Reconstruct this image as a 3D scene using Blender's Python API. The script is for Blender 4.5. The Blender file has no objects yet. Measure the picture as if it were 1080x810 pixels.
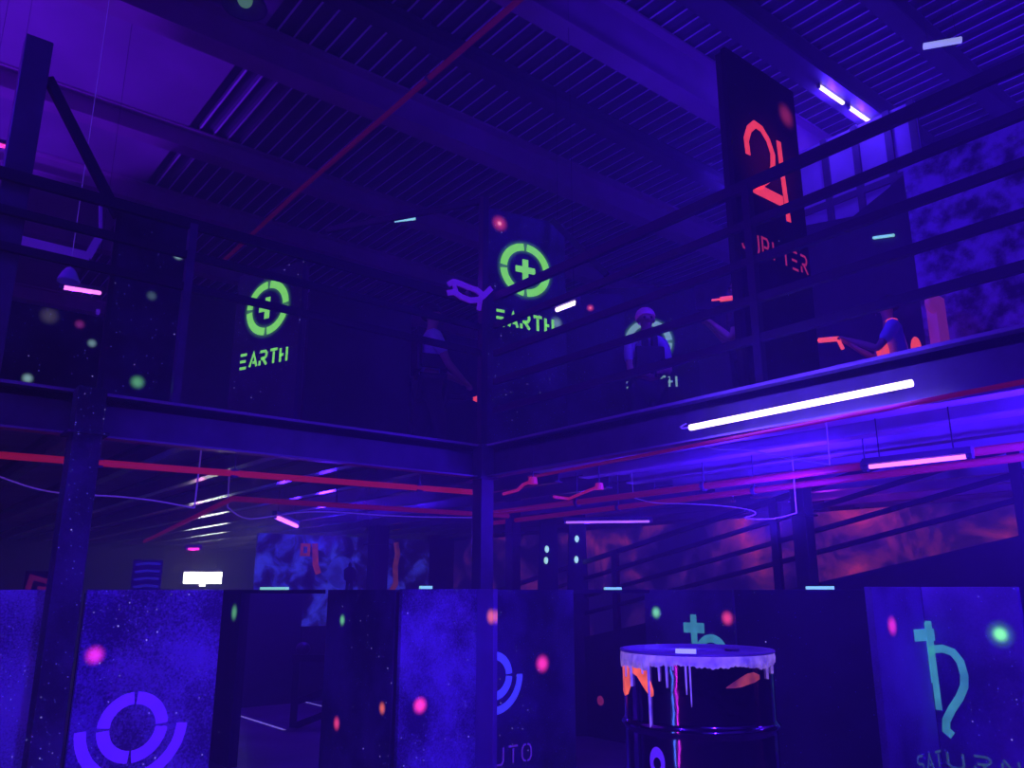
import bpy, bmesh, math, random
from mathutils import Vector, Matrix
random.seed(7)
C = bpy.context.scene.collection
PI = math.pi

# ------------------------------------------------------------------ camera
F = 850.0
PITCH = math.atan(217 / 850.0)
YAW = math.radians(39.0)
EYE = Vector((0, 0, 1.5))
_fw = Vector((math.sin(YAW), math.cos(YAW), 0)); _rt = Vector((math.cos(YAW), -math.sin(YAW), 0)); _up = Vector((0, 0, 1))
_f = _fw * math.cos(PITCH) + _up * math.sin(PITCH)
_u = _up * math.cos(PITCH) - _fw * math.sin(PITCH)

def ray(x, y): return _f * F + _rt * (x - 540) + _u * (405 - y)
def at(x, y, axis, val):                      # measured pixel -> point on a real plane of the building
    d = ray(x, y); t = (val - EYE[axis]) / d[axis]; return EYE + d * t
def far(x, y, D):                             # measured pixel -> point D metres away along the floor
    d = ray(x, y); return EYE + d * (D / math.hypot(d.x, d.y))

cam = bpy.data.cameras.new('camera'); cam.sensor_fit = 'HORIZONTAL'; cam.sensor_width = 36; cam.lens = F / 1080 * 36
cam.clip_end = 200; cam.clip_start = 0.05
co = bpy.data.objects.new('camera', cam); C.objects.link(co)
co.location = EYE; co.rotation_euler = (PI / 2 + PITCH, 0, -YAW)
bpy.context.scene.camera = co

# ------------------------------------------------------------------ materials
def new_mat(name):
    m = bpy.data.materials.new(name); m.use_nodes = True
    nt = m.node_tree; b = nt.nodes['Principled BSDF']
    return m, nt, b

def mat(name, col, rough=0.5, metal=0.0, noise=0.0, nscale=6.0, spec=0.5, bump=0.0):
    m, nt, b = new_mat(name)
    b.inputs['Base Color'].default_value = (*col, 1); b.inputs['Roughness'].default_value = rough
    b.inputs['Metallic'].default_value = metal; b.inputs['Specular IOR Level'].default_value = spec
    if noise or bump:
        tc = nt.nodes.new('ShaderNodeTexCoord'); n = nt.nodes.new('ShaderNodeTexNoise')
        n.inputs['Scale'].default_value = nscale; n.inputs['Detail'].default_value = 5
        nt.links.new(tc.outputs['Object'], n.inputs['Vector'])
    if noise:
        r = nt.nodes.new('ShaderNodeMapRange'); r.inputs['From Min'].default_value = .3; r.inputs['From Max'].default_value = .7
        r.inputs['To Min'].default_value = 1 - noise; r.inputs['To Max'].default_value = 1 + noise
        mx = nt.nodes.new('ShaderNodeMix'); mx.data_type = 'RGBA'; mx.blend_type = 'MULTIPLY'; mx.inputs[0].default_value = 1
        mx.inputs[6].default_value = (*col, 1)
        nt.links.new(n.outputs['Fac'], r.inputs['Value']); nt.links.new(r.outputs[0], mx.inputs[7])
        nt.links.new(mx.outputs[2], b.inputs['Base Color'])
    if bump:
        bp = nt.nodes.new('ShaderNodeBump'); bp.inputs['Strength'].default_value = bump; bp.inputs['Distance'].default_value = .02
        nt.links.new(n.outputs['Fac'], bp.inputs['Height']); nt.links.new(bp.outputs[0], b.inputs['Normal'])
    return m

def glow(name, col, strength, base=None, rough=.5, blotch=0.0, bscale=20):
    """a lamp, a surface whose lit look is put in as emission, or fluorescent paint / plastic that gives off its own colour under black light"""
    m, nt, b = new_mat(name)
    b.inputs['Base Color'].default_value = (*(base or col), 1); b.inputs['Roughness'].default_value = rough
    b.inputs['Emission Color'].default_value = (*col, 1); b.inputs['Emission Strength'].default_value = strength
    if blotch:
        tc = nt.nodes.new('ShaderNodeTexCoord'); n = nt.nodes.new('ShaderNodeTexNoise')
        n.inputs['Scale'].default_value = bscale; n.inputs['Detail'].default_value = 4
        r = nt.nodes.new('ShaderNodeMapRange'); r.inputs['From Min'].default_value = .3; r.inputs['From Max'].default_value = .7
        r.inputs['To Min'].default_value = strength * (1 - blotch); r.inputs['To Max'].default_value = strength * (1 + blotch)
        nt.links.new(tc.outputs['Object'], n.inputs['Vector']); nt.links.new(n.outputs['Fac'], r.inputs['Value'])
        nt.links.new(r.outputs[0], b.inputs['Emission Strength'])
    return m

def galaxy(name, dark, light, stars=0.5, spots=(), grain=0.3, nscale=1.6, seed=0.0, emit=0.0):
    """sprayed star-field board: nebula patches, fluorescent specks and soft sprayed dots (x, z, radius, colour, strength, hollow)"""
    m, nt, b = new_mat(name); N = nt.nodes; L = nt.links
    b.inputs['Roughness'].default_value = .75; b.inputs['Specular IOR Level'].default_value = .25
    tc = N.new('ShaderNodeTexCoord'); off = N.new('ShaderNodeVectorMath'); off.operation = 'ADD'
    off.inputs[1].default_value = (seed * 3.1, seed * 1.7, seed * 2.3)
    L.new(tc.outputs['Object'], off.inputs[0])
    n = N.new('ShaderNodeTexNoise'); n.inputs['Scale'].default_value = nscale; n.inputs['Detail'].default_value = 3; n.inputs['Roughness'].default_value = .55
    L.new(off.outputs[0], n.inputs['Vector'])
    g = N.new('ShaderNodeTexNoise'); g.inputs['Scale'].default_value = 85; g.inputs['Detail'].default_value = 2
    L.new(off.outputs[0], g.inputs['Vector'])
    gm = N.new('ShaderNodeMath'); gm.operation = 'MULTIPLY_ADD'; gm.inputs[1].default_value = grain; gm.inputs[2].default_value = -grain / 2
    L.new(g.outputs['Fac'], gm.inputs[0])
    ad = N.new('ShaderNodeMath'); ad.operation = 'ADD'; L.new(n.outputs['Fac'], ad.inputs[0]); L.new(gm.outputs[0], ad.inputs[1])
    r = N.new('ShaderNodeMapRange'); r.interpolation_type = 'SMOOTHSTEP'; r.inputs['From Min'].default_value = .32; r.inputs['From Max'].default_value = .66
    L.new(ad.outputs[0], r.inputs['Value'])
    mx = N.new('ShaderNodeMix'); mx.data_type = 'RGBA'; mx.inputs[6].default_value = (*dark, 1); mx.inputs[7].default_value = (*light, 1)
    L.new(r.outputs[0], mx.inputs[0]); L.new(mx.outputs[2], b.inputs['Base Color'])
    # specks
    em = None
    def add(vec_out):
        nonlocal em
        if em is None: em = vec_out; return
        a = N.new('ShaderNodeVectorMath'); a.operation = 'ADD'; L.new(em, a.inputs[0]); L.new(vec_out, a.inputs[1]); em = a.outputs[0]
    for sc, th, colr, st in ((48, .2, (.12, .1, .9), .75), (17, .1, (.4, .35, 1.0), 1.0)):
        v = N.new('ShaderNodeTexVoronoi'); v.inputs['Scale'].default_value = sc; L.new(off.outputs[0], v.inputs['Vector'])
        c = N.new('ShaderNodeMapRange'); c.inputs['From Min'].default_value = th; c.inputs['From Max'].default_value = th * .5
        L.new(v.outputs['Distance'], c.inputs['Value'])
        gate = N.new('ShaderNodeMapRange'); gate.inputs['From Min'].default_value = 1 - stars; gate.inputs['From Max'].default_value = 1.0
        sp = N.new('ShaderNodeSeparateColor'); L.new(v.outputs['Color'], sp.inputs[0]); L.new(sp.outputs[0], gate.inputs['Value'])
        k = N.new('ShaderNodeMath'); k.operation = 'MULTIPLY'; L.new(c.outputs[0], k.inputs[0]); L.new(gate.outputs[0], k.inputs[1])
        s = N.new('ShaderNodeVectorMath'); s.operation = 'SCALE'; s.inputs[0].default_value = [q * st for q in colr]; L.new(k.outputs[0], s.inputs['Scale'])
        add(s.outputs[0])
    for (x, z, rad, colr, st, hollow) in spots:
        d = N.new('ShaderNodeVectorMath'); d.operation = 'SUBTRACT'; d.inputs[1].default_value = (x, 0, z); L.new(tc.outputs['Object'], d.inputs[0])
        f = N.new('ShaderNodeVectorMath'); f.operation = 'MULTIPLY'; f.inputs[1].default_value = (1, 0, 1); L.new(d.outputs[0], f.inputs[0])
        ln = N.new('ShaderNodeVectorMath'); ln.operation = 'LENGTH'; L.new(f.outputs[0], ln.inputs[0])
        if hollow > 0:      # overspray halo of a ring of radius `hollow`
            sb = N.new('ShaderNodeMath'); sb.operation = 'SUBTRACT'; sb.inputs[1].default_value = hollow; L.new(ln.outputs['Value'], sb.inputs[0])
            ab = N.new('ShaderNodeMath'); ab.operation = 'ABSOLUTE'; L.new(sb.outputs[0], ab.inputs[0]); src = ab.outputs[0]
        else: src = ln.outputs['Value']
        q = N.new('ShaderNodeMapRange'); q.interpolation_type = 'SMOOTHERSTEP'; q.inputs['From Min'].default_value = rad; q.inputs['From Max'].default_value = 0
        L.new(src, q.inputs['Value'])
        s = N.new('ShaderNodeVectorMath'); s.operation = 'SCALE'; s.inputs[0].default_value = [c_ * st for c_ in colr]; L.new(q.outputs[0], s.inputs['Scale'])
        add(s.outputs[0])
    L.new(em, b.inputs['Emission Color']); b.inputs['Emission Strength'].default_value = 1.0
    return m

STEEL = mat('dark_painted_steel', (.1, .085, .13), .35, .0, .25, 5)
STEEL_B = mat('near_black_steel', (.02, .02, .03), .45)
BEAM = mat('pale_highlight_steel', (.3, .24, .32), .5, 0, .2, 3)
SOFFIT = mat('galvanised_deck_soffit', (.5, .42, .55), .4, .3, .2, 2)
JOIST = mat('glossy_joist_steel', (.4, .36, .45), .2, .7, .15, 4)
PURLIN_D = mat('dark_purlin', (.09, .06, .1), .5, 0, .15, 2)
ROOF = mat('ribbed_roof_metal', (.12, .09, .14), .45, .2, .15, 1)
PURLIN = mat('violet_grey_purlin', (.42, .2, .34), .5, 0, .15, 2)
WALL_D = mat('black_hall_wall', (.05, .045, .07), .8, 0, .4, .7)
CONC = mat('dark_concrete_floor', (.26, .17, .24), .35, 0, .3, 1.5, bump=.1)
DECKTOP = mat('dark_deck_plywood', (.1, .09, .12), .7, 0, .2, 3)
BLACKB = mat('matt_black_board', (.022, .02, .03), .6, 0, .3, 3)
CABLE = glow('pale_cable_sheath', (.12, .04, .5), .35, (.6, .5, .7))
WHITEP = glow('white_line_paint', (.3, .22, .8), .5, (.8, .75, .85))
REDPIPE = glow('red_enamel_pipe', (.55, .012, .05), .34, (.5, .03, .06), .3)
REDPIPE_D = glow('dull_red_enamel_pipe', (.5, .01, .08), .12, (.4, .03, .08), .4)
GREEN = glow('fluorescent_green_paint', (.2, .72, .05), .95, blotch=.15, bscale=30)
GREEN_D = glow('pale_green_paint', (.22, .42, .28), .75)
RED = glow('fluorescent_red_paint', (.95, .05, .06), .9, blotch=.15, bscale=15)
RED_D = glow('dull_red_paint', (.6, .03, .08), .5)
TEAL = glow('fluorescent_teal_paint', (.045, .25, .3), .85, (.05, .3, .25), blotch=.3, bscale=9)
TEAL_D = glow('fluorescent_teal_lettering', (.05, .13, .2), .4, (.1, .2, .2), blotch=.3, bscale=9)
VIOLET = glow('fluorescent_violet_paint', (.1, .012, .95), .6, (.5, .2, .9), blotch=.12, bscale=8)
VIOLET_D = glow('dim_violet_paint', (.1, .02, .5), .55, (.4, .2, .7))
BLUEP = glow('fluorescent_blue_paint', (.05, .05, .85), .75, (.3, .25, .9))
STRIP = glow('photoluminescent_strip', (.3, .85, .7), .8, (.7, .9, .8))
STRIP_W = glow('pale_photoluminescent_strip', (.42, .45, .8), .75, (.8, .8, .9))
TUBE_W = glow('blacklight_tube_glass', (1.0, .78, 1.0), 3.0)
TUBE_V = glow('violet_tube_glass', (.55, .16, 1.0), .95)
TUBE_P = glow('pink_tube_glass', (1.0, .22, .95), 1.6)
TUBE_R = glow('rose_tube_glass', (1.0, .05, .5), 1.3)
LAMP_W = glow('white_sign_face', (.95, 1.0, .85), 16.0)

# ------------------------------------------------------------------ mesh helpers
def bx(bm, x0, x1, y0, y1, z0, z1, M=None):
    vs = [Vector(p) for p in ((x0, y0, z0), (x1, y0, z0), (x1, y1, z0), (x0, y1, z0), (x0, y0, z1), (x1, y0, z1), (x1, y1, z1), (x0, y1, z1))]
    if M is not None: vs = [M @ v for v in vs]
    v = [bm.verts.new(p) for p in vs]
    for f in ((3, 2, 1, 0), (4, 5, 6, 7), (0, 1, 5, 4), (1, 2, 6, 5), (2, 3, 7, 6), (3, 0, 4, 7)): bm.faces.new([v[i] for i in f])

def bar(bm, a, b, w, h):                       # a square bar from a to b
    a = Vector(a); b = Vector(b); d = b - a; z = d.normalized()
    s = Vector((0, 0, 1)) if abs(z.z) < .95 else Vector((1, 0, 0))
    x = z.cross(s).normalized(); y = x.cross(z)
    M = Matrix((x, y, z)).transposed().to_4x4(); M.translation = a
    bx(bm, -w / 2, w / 2, -h / 2, h / 2, 0, d.length, M)

def tube(bm, pts, r, seg=10, cap=True):
    pts = [Vector(p) for p in pts]; rings = []; ref = None
    for i, p in enumerate(pts):
        d = (pts[min(i + 1, len(pts) - 1)] - pts[max(i - 1, 0)]).normalized()
        s = Vector((0, 0, 1)) if abs(d.z) < .9 else Vector((1, 0, 0))
        x = d.cross(s).normalized() if ref is None or (ref - d * ref.dot(d)).length < .05 else (ref - d * ref.dot(d)).normalized()
        ref = x; y = x.cross(d)
        rr = r[i] if isinstance(r, (list, tuple)) else r
        rings.append([bm.verts.new(p + (x * math.cos(2 * PI * k / seg) + y * math.sin(2 * PI * k / seg)) * rr) for k in range(seg)])
    for a, b in zip(rings, rings[1:]):
        for k in range(seg): bm.faces.new([a[k], a[(k + 1) % seg], b[(k + 1) % seg], b[k]])
    if cap:
        bm.faces.new(rings[0][::-1]); bm.faces.new(rings[-1])

def lathe(bm, prof, seg=48, a0=0, a1=2 * PI, c=(0, 0)):
    full = abs(a1 - a0 - 2 * PI) < 1e-6; n = seg if full else seg + 1; R = []
    for (r, z) in prof:
        R.append([bm.verts.new((c[0] + r * math.cos(a0 + (a1 - a0) * k / seg), c[1] + r * math.sin(a0 + (a1 - a0) * k / seg), z)) for k in range(n)])
    for a, b in zip(R, R[1:]):
        for k in range(seg): bm.faces.new([a[k], a[(k + 1) % n], b[(k + 1) % n], b[k]])

def ribbon(bm, pts, w, y=-0.0015, t=0.0015, closed=False):
    """a painted stroke of width w along pts (x, z) on the front of a board (front = local -y)"""
    P = [Vector((p[0], p[1])) for p in pts]; n = len(P); L_, R_ = [], []
    for i in range(n):
        a = P[(i - 1) % n] if (closed or i > 0) else None; b = P[(i + 1) % n] if (closed or i < n - 1) else None
        d0 = (P[i] - a).normalized() if a is not None else None; d1 = (b - P[i]).normalized() if b is not None else None
        if d0 is None: d0 = d1
        if d1 is None: d1 = d0
        n0 = Vector((-d0.y, d0.x)); n1 = Vector((-d1.y, d1.x)); m = n0 + n1
        m = n0 if m.length < 1e-4 else m.normalized()
        k = (w / 2) / max(.5, m.dot(n0))
        L_.append(P[i] + m * k); R_.append(P[i] - m * k)
    rows = []
    for l, r in zip(L_, R_):
        rows.append([bm.verts.new((l.x, y, l.y)), bm.verts.new((r.x, y, r.y)), bm.verts.new((r.x, y + t, r.y)), bm.verts.new((l.x, y + t, l.y))])
    m = n if closed else n - 1
    for i in range(m):
        a, b = rows[i], rows[(i + 1) % n]
        for k in range(4): bm.faces.new([a[k], a[(k + 1) % 4], b[(k + 1) % 4], b[k]])
    if not closed:
        bm.faces.new(rows[0]); bm.faces.new(rows[-1][::-1])

def arc(cx, cz, r, a0, a1, n=16):
    return [(cx + r * math.cos(math.radians(a0 + (a1 - a0) * i / n)), cz + r * math.sin(math.radians(a0 + (a1 - a0) * i / n))) for i in range(n + 1)]

def obj(name, bm, m, parent=None, smooth=False, bevel=0.0, matrix=None):
    bmesh.ops.recalc_face_normals(bm, faces=bm.faces)
    me = bpy.data.meshes.new(name); bm.to_mesh(me); bm.free()
    if smooth:
        for p in me.polygons: p.use_smooth = True
    me.materials.append(m)
    o = bpy.data.objects.new(name, me); C.objects.link(o)
    if parent is not None: o.parent = parent
    if matrix is not None: o.matrix_world = matrix
    if bevel:
        b = o.modifiers.new('bevel', 'BEVEL'); b.width = bevel; b.segments = 2; b.limit_method = 'ANGLE'
    return o

def tag(o, label, cat, group=None, kind=None):
    o['label'] = label; o['category'] = cat
    if group: o['group'] = group
    if kind: o['kind'] = kind
    return o

def thing(name, label, cat, loc=(0, 0, 0), rz=0.0, group=None):
    o = bpy.data.objects.new(name, None); C.objects.link(o); o.empty_display_size = .1
    o.location = loc; o.rotation_euler = (0, 0, rz)
    return tag(o, label, cat, group)

def struct(name, bm, m, label=None, cat=None, smooth=False):
    o = obj(name, bm, m, None, smooth); o['kind'] = 'structure'
    if label: o['label'] = label; o['category'] = cat
    return o

def NB(): return bmesh.new()

def lamp(name, kind, loc, energy, col, parent=None, target=None, **kw):
    l = bpy.data.lights.new(name, kind); l.energy = energy; l.color = col
    for k, v in kw.items(): setattr(l, k, v)
    o = bpy.data.objects.new(name, l); C.objects.link(o); o.location = loc
    if target is not None:
        o.rotation_euler = (Vector(target) - Vector(loc)).to_track_quat('-Z', 'Y').to_euler()
    return o

UV = (.05, .008, 1.0); UVV = (.13, .012, 1.0); PINK = (1.0, .03, .75)

# ------------------------------------------------------------------ the building
DX, DY = 3.86, 5.11          # edges of the right and the left mezzanine
DZ = 2.61                    # deck top
RZ = 7.5                     # roof soffit
H = RZ - EYE.z

b = NB(); bx(b, -8, 14, -7, 21, -.2, 0); struct('floor', b, CONC, 'dark concrete floor of the arena', 'floor')
# ribbed roof: trapezoidal sheet, ribs along y
b = NB(); prof = []; x = -8.0; p = .19
while x < 14:
    prof += [(x, RZ), (x + .125, RZ), (x + .14, RZ - .045), (x + .165, RZ - .045), (x + .18, RZ)]; x += p
rows = [[b.verts.new((px, y, pz)) for px, pz in prof] for y in (-7, 21)]
caps = []
for i in range(len(prof) - 1):
    f = b.faces.new([rows[0][i], rows[0][i + 1], rows[1][i + 1], rows[1][i]])
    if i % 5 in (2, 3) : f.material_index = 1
top = [b.verts.new(v) for v in ((-8, -7, RZ + .08), (14, -7, RZ + .08), (14, 21, RZ + .08), (-8, 21, RZ + .08))]; b.faces.new(top)
o = struct('ceiling', b, ROOF, 'ribbed metal roof sheet seen from below', 'ceiling'); o.data.materials.append(mat('rib_highlight_metal', (.85, .6, .85), .45, 0, .15, 1))  # paler rib faces: the lit lines are put into the metal's colour

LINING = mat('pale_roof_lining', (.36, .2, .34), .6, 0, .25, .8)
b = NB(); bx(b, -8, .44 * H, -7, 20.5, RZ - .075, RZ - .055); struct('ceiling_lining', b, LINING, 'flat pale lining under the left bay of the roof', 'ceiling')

def ibeam(b, ax, a0, a1, c, z0, z1, fw, t=.02):
    if ax == 'x':
        bx(b, a0, a1, c - fw / 2, c + fw / 2, z0, z0 + t); bx(b, a0, a1, c - fw / 2, c + fw / 2, z1 - t, z1); bx(b, a0, a1, c - t / 2, c + t / 2, z0 + t, z1 - t)
    else:
        bx(b, c - fw / 2, c + fw / 2, a0, a1, z0, z0 + t); bx(b, c - fw / 2, c + fw / 2, a0, a1, z1 - t, z1); bx(b, c - t / 2, c + t / 2, a0, a1, z0 + t, z1 - t)

# roof beams (deep) and purlins (shallow), all along x
zt = RZ - .08
for k, (y, d, fw) in enumerate(((3.05, .22, .2), (4.1, .28, .3), (4.95, .62, .24), (6.45, .2, .2), (7.65, .42, .28), (10.15, .3, .24), (12.1, .3, .24), (14.4, .3, .24), (18.0, .3, .24))):
    b = NB(); ibeam(b, 'x', -8, 14, y, zt - d, zt, fw)
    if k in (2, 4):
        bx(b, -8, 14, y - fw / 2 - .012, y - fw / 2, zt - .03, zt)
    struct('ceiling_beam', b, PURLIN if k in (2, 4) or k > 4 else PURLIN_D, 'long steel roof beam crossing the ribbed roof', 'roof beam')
# walls of the hall
b = NB(); bx(b, -8, 14, 20.6, 20.8, 0, RZ); struct('wall_back', b, WALL_D)
b = NB(); bx(b, -8.2, -8, -7, 21, 0, RZ); struct('wall_left', b, WALL_D)
WALL_R = mat('mottled_grey_cladding', (.17, .14, .2), .7, 0, .5, 2.5)
b = NB(); bx(b, 12.6, 12.8, -7, 21, 0, RZ); struct('wall_right', b, WALL_R)

# decks: slab, edge beams, joists
b = NB()
bx(b, -8, 12.6, DY, 20.6, DZ - .06, DZ); bx(b, DX, 12.6, -7, DY, DZ - .06, DZ)
struct('floor_mezzanine', b, SOFFIT, 'metal floor of the L-shaped mezzanine', 'floor')
def channel(name, ax, a0, a1, c, label):
    b = NB(); z0, z1 = DZ - .26, DZ
    if ax == 'x':
        bx(b, a0, a1, c, c + .012, z0, z1); bx(b, a0, a1, c - .07, c, z1 - .016, z1); bx(b, a0, a1, c - .07, c, z0, z0 + .016)
    else:
        bx(b, c, c + .012, a0, a1, z0, z1); bx(b, c - .07, c, a0, a1, z1 - .016, z1); bx(b, c - .07, c, a0, a1, z0, z0 + .016)
    o = obj(name, b, STEEL, None); tag(o, label, 'beam')
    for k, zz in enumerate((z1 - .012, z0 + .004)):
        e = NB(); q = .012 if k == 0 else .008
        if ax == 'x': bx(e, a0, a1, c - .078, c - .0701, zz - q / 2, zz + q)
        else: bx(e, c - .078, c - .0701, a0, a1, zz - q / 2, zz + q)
        obj('flange_highlight', e, BEAM, o)  # paler bar paints in the highlight along the flange
    return o
channel('edge_beam', 'x', -8, DX - .07, DY, 'long steel edge beam of the left mezzanine, below the EARTH board')
channel('edge_beam', 'y', -7, DY - .07, DX, 'long steel edge beam of the right mezzanine, behind the bright white tube')
x = -7.7
while x < 12.4:
    b = NB(); ibeam(b, 'y', DY + .05, 20.5, x, DZ - .21, DZ - .062, .08, .012)
    struct('ceiling_joist', b, JOIST, 'steel joist under the left mezzanine deck', 'joist'); x += .62
for x in (4.35, 4.9, 5.5, 6.1, 6.75, 7.4, 8.1, 8.8, 9.6, 10.4, 11.2):
    b = NB(); ibeam(b, 'y', -6.9, DY - .05, x, DZ - .17, DZ - .062, .12, .014)
    struct('ceiling_joist', b, SOFFIT, 'steel joist under the right mezzanine deck', 'joist')

# columns
def column(name, x, y, w, z1, label, m=STEEL, rz=0):
    t = thing(name, label, 'column', (x, y, 0), rz)
    b = NB(); bx(b, -w / 2, w / 2, -w / 2, w / 2, .012, z1); obj('shaft', b, m, t, bevel=.006)
    b = NB(); bx(b, -w, w, -w, w, 0, .012); obj('base_plate', b, m, t)
    b = NB(); bx(b, -w * .7, w * .7, -w * .7, w * .7, z1 - .27, z1 - .255); obj('top_plate', b, m, t)
    return t
SPECK = galaxy('speckled_column_paint', (.03, .025, .05), (.1, .08, .15), .75, grain=.2, nscale=3, seed=9)
cx = at(76, 560, 1, DY - .14).x
column('steel_column', cx, DY - .14, .15, DZ - .005, 'square steel column with paint specks, in front of the violet Pluto-ring board', SPECK)
column('steel_column', DX - .07, DY - .14 + .07, .12, DZ - .005, 'slim steel column at the inner corner where both mezzanine beams meet', STEEL)
c = far(851, 600, 7.3); column('steel_column', c.x, c.y, .13, DZ - .24, 'dark steel column behind the black board, beside the ramp railing', STEEL_B)
c = far(398, 600, 11.9); column('steel_column', c.x, c.y, .22, DZ - .22, 'dark column splitting the blue cloud mural', STEEL_B)
c = far(541, 590, 9.0); column('steel_column', c.x, c.y, .12, DZ - .24, 'dark column just right of the corner column, far back under the deck', STEEL_B)

# ------------------------------------------------------------------ railings
def railing(name, label, A, B, zs, posts, top_t=.07, post_m=STEEL):
    t = thing(name, label, 'railing', (A[0], A[1], DZ)); A = Vector((*A, 0)); B = Vector((*B, 0)); d = B - A
    for k, z in enumerate(zs):
        b = NB(); h = top_t if k == 0 else .05
        bar(b, (0, 0, z - DZ), (d.x, d.y, z - DZ), .035, h); obj('rail', b, STEEL_B, t)
    for s in posts:
        q = d.normalized() * s
        b = NB(); bx(b, q.x - .025, q.x + .025, q.y - .025, q.y + .025, 0, zs[0] - DZ); obj('post', b, post_m, t)
    return t
railing('guard_railing', 'dark guard railing of few bars along the left mezzanine edge', (-7.5, DY + .03), (DX - .05, DY + .03), (3.84, 3.62, 3.40), (1.5, 3.5, 5.5, 8.95))
railing('guard_railing', 'dark five-bar guard railing along the right mezzanine edge', (DX + .03, -6.5), (DX + .03, DY - .08), (3.87, 3.62, 3.38, 3.14, 2.90), (1, 3, 5, at(797, 320, 0, DX + .03).y + 6.5), post_m=STEEL_B)
# tall posts with braces
t = thing('tall_post', 'tall steel post with a diagonal brace at the far left of the left mezzanine edge', 'post', (.44, DY + .13, DZ))
b = NB(); bx(b, -.075, .075, -.06, .06, 0, 2.2); obj('shaft', b, STEEL, t, bevel=.006)
b = NB(); bar(b, (.08, 0, 1.98), (.58, .02, 1.2), .05, .055); bar(b, (.58, .02, 1.22), (.6, .02, .0), .03, .03); obj('brace', b, STEEL_B, t)
t = thing('tall_post', 'tall slim dark post at the mezzanine inner corner, left of the green EARTH ring', 'post', (DX - .02, DY + .02, DZ))
b = NB(); bx(b, -.03, .03, -.03, .03, 0, 2.2); obj('shaft', b, STEEL_B, t)
p1 = at(345, 243, 2, DZ + 2.17); p0 = Vector((DX - .02, DY + .02, DZ))
b = NB(); bar(b, (0, 0, 2.17), p1 - p0, .04, .05); obj('tie_bar', b, STEEL_B, t)
s0, s1 = at(416, 232.5, 2, DZ + 2.2), at(438, 230, 2, DZ + 2.2)
b = NB(); bar(b, s0, s1, .02, .03); tag(obj('glow_strip', b, STRIP), 'short pale green glow strip high up on the tie bar left of the corner post', 'glow strip', 'glow strips')

# ------------------------------------------------------------------ lettering and symbols
GL = {
 'E': [[(0, 1), (.78, 1)], [(.0, .5), (.68, .5)], [(0, 0), (.78, 0)]],
 'A': [[(0, 0), (.42, 1), (.84, 0)], [(.36, .3), (.62, .3)]],
 'R': [[(0, 1), (.62, 1), (.76, .86), (.76, .68), (.62, .52), (.12, .48)], [(.36, .45), (.82, 0)], [(0, .34), (0, 0)]],
 'T': [[(0, 1), (.84, 1)], [(.42, .86), (.42, 0)]],
 'H': [[(0, 0), (0, 1)], [(.74, 0), (.74, 1)], [(.0, .5), (.36, .5)]],
 'J': [[(.6, 1), (.6, .2), (.44, 0), (.12, 0), (0, .2)]],
 'U': [[(0, 1), (0, .2), (.16, 0), (.6, 0), (.76, .2), (.76, 1)]],
 'P': [[(0, 0), (0, 1), (.6, 1), (.74, .86), (.74, .66), (.6, .5), (.16, .5)]],
 'I': [[(.1, 0), (.1, 1)]],
 'S': [[(.76, 1), (.16, 1), (0, .86), (0, .66), (.16, .52), (.6, .48), (.76, .34), (.76, .14), (.6, 0), (0, 0)]],
 'N': [[(0, 0), (0, .8)], [(.08, 1), (.68, 0)], [(.76, .2), (.76, 1)]],
 'L': [[(0, 1), (0, 0), (.72, 0)]],
 'O': [[(.36, 1), (.16, .96), (0, .72), (0, .28), (.16, .04), (.36, 0)], [(.5, 0), (.7, .04), (.86, .28), (.86, .72), (.7, .96), (.5, 1)]],
}
def lettering(text, x0, z0, w, h, m, parent, pitch=1.1, sw=None, name='lettering'):
    b = NB(); lw = w / (len(text) * pitch - (pitch - .84)); sw = sw or h * .17
    for i, ch in enumerate(text):
        for st in GL[ch]:
            ribbon(b, [(x0 + lw * (i * pitch + px), z0 + h * pz) for px, pz in st], sw)
    return obj(name, b, m, parent)

def earth_symbol(cx, cz, R, m, parent):
    b = NB(); r = R * .87; w = R * .27
    for q in range(4): ribbon(b, arc(cx, cz, r, q * 90 + 4, q * 90 + 86, 14), w)
    a = R * .4
    ribbon(b, [(cx - a, cz), (cx + a, cz)], R * .24); ribbon(b, [(cx, cz + R * .12), (cx, cz + a)], R * .24); ribbon(b, [(cx, cz - R * .12), (cx, cz - a)], R * .24)
    return obj('symbol', b, m, parent)

def pluto_symbol(cx, cz, R, m, parent):
    b = NB()
    for q in range(4): ribbon(b, arc(cx, cz, R * .52, q * 90 + 3, q * 90 + 87, 14), R * .22)
    ribbon(b, arc(cx, cz, R * .9, 180, 360, 30), R * .2)
    return obj('symbol', b, m, parent)

# ------------------------------------------------------------------ boards
def board(name, label, P, ang, w, h, m, wing=None, t=.04, strip=None, group=None, z=0.0, cat='board'):
    """a freestanding maze board; local x runs along the board, local -y is its painted front; wing = (side, length, material)"""
    o = thing(name, label, cat, (P[0], P[1], z), ang, group)
    b = NB(); bx(b, 0, w, 0, t, 0, h); obj('face_board', b, m, o, bevel=.003)
    b = NB()
    for xx in (.03, w - .03): bx(b, xx - .025, xx + .025, t, t + .045, 0, h - .02)
    bx(b, .055, w - .055, t, t + .045, .05, .1); obj('back_batten', b, BLACKB, o)
    if wing:
        side, L, wm = wing; b = NB(); x0 = 0 if side < 0 else w
        bx(b, 0, L, 0, t, 0, h)
        rz = -PI / 2
        q = obj('wing_board', b, wm, o, bevel=.003); q.rotation_euler = (0, 0, rz); q.location = (x0 - t if side > 0 else x0, -.002, 0)
    return o

VR = (1.0, .035, .45)
BLOB_P = (.95, .03, .75); BLOB_R = (1.0, .06, .22); BLOB_G = (.2, .75, .3); BLOB_O = (1.0, .16, .05); BLOB_W = (.4, .7, .75)
G_D = (.03, .022, .05); G_L = (.34, .24, .5)
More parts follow.
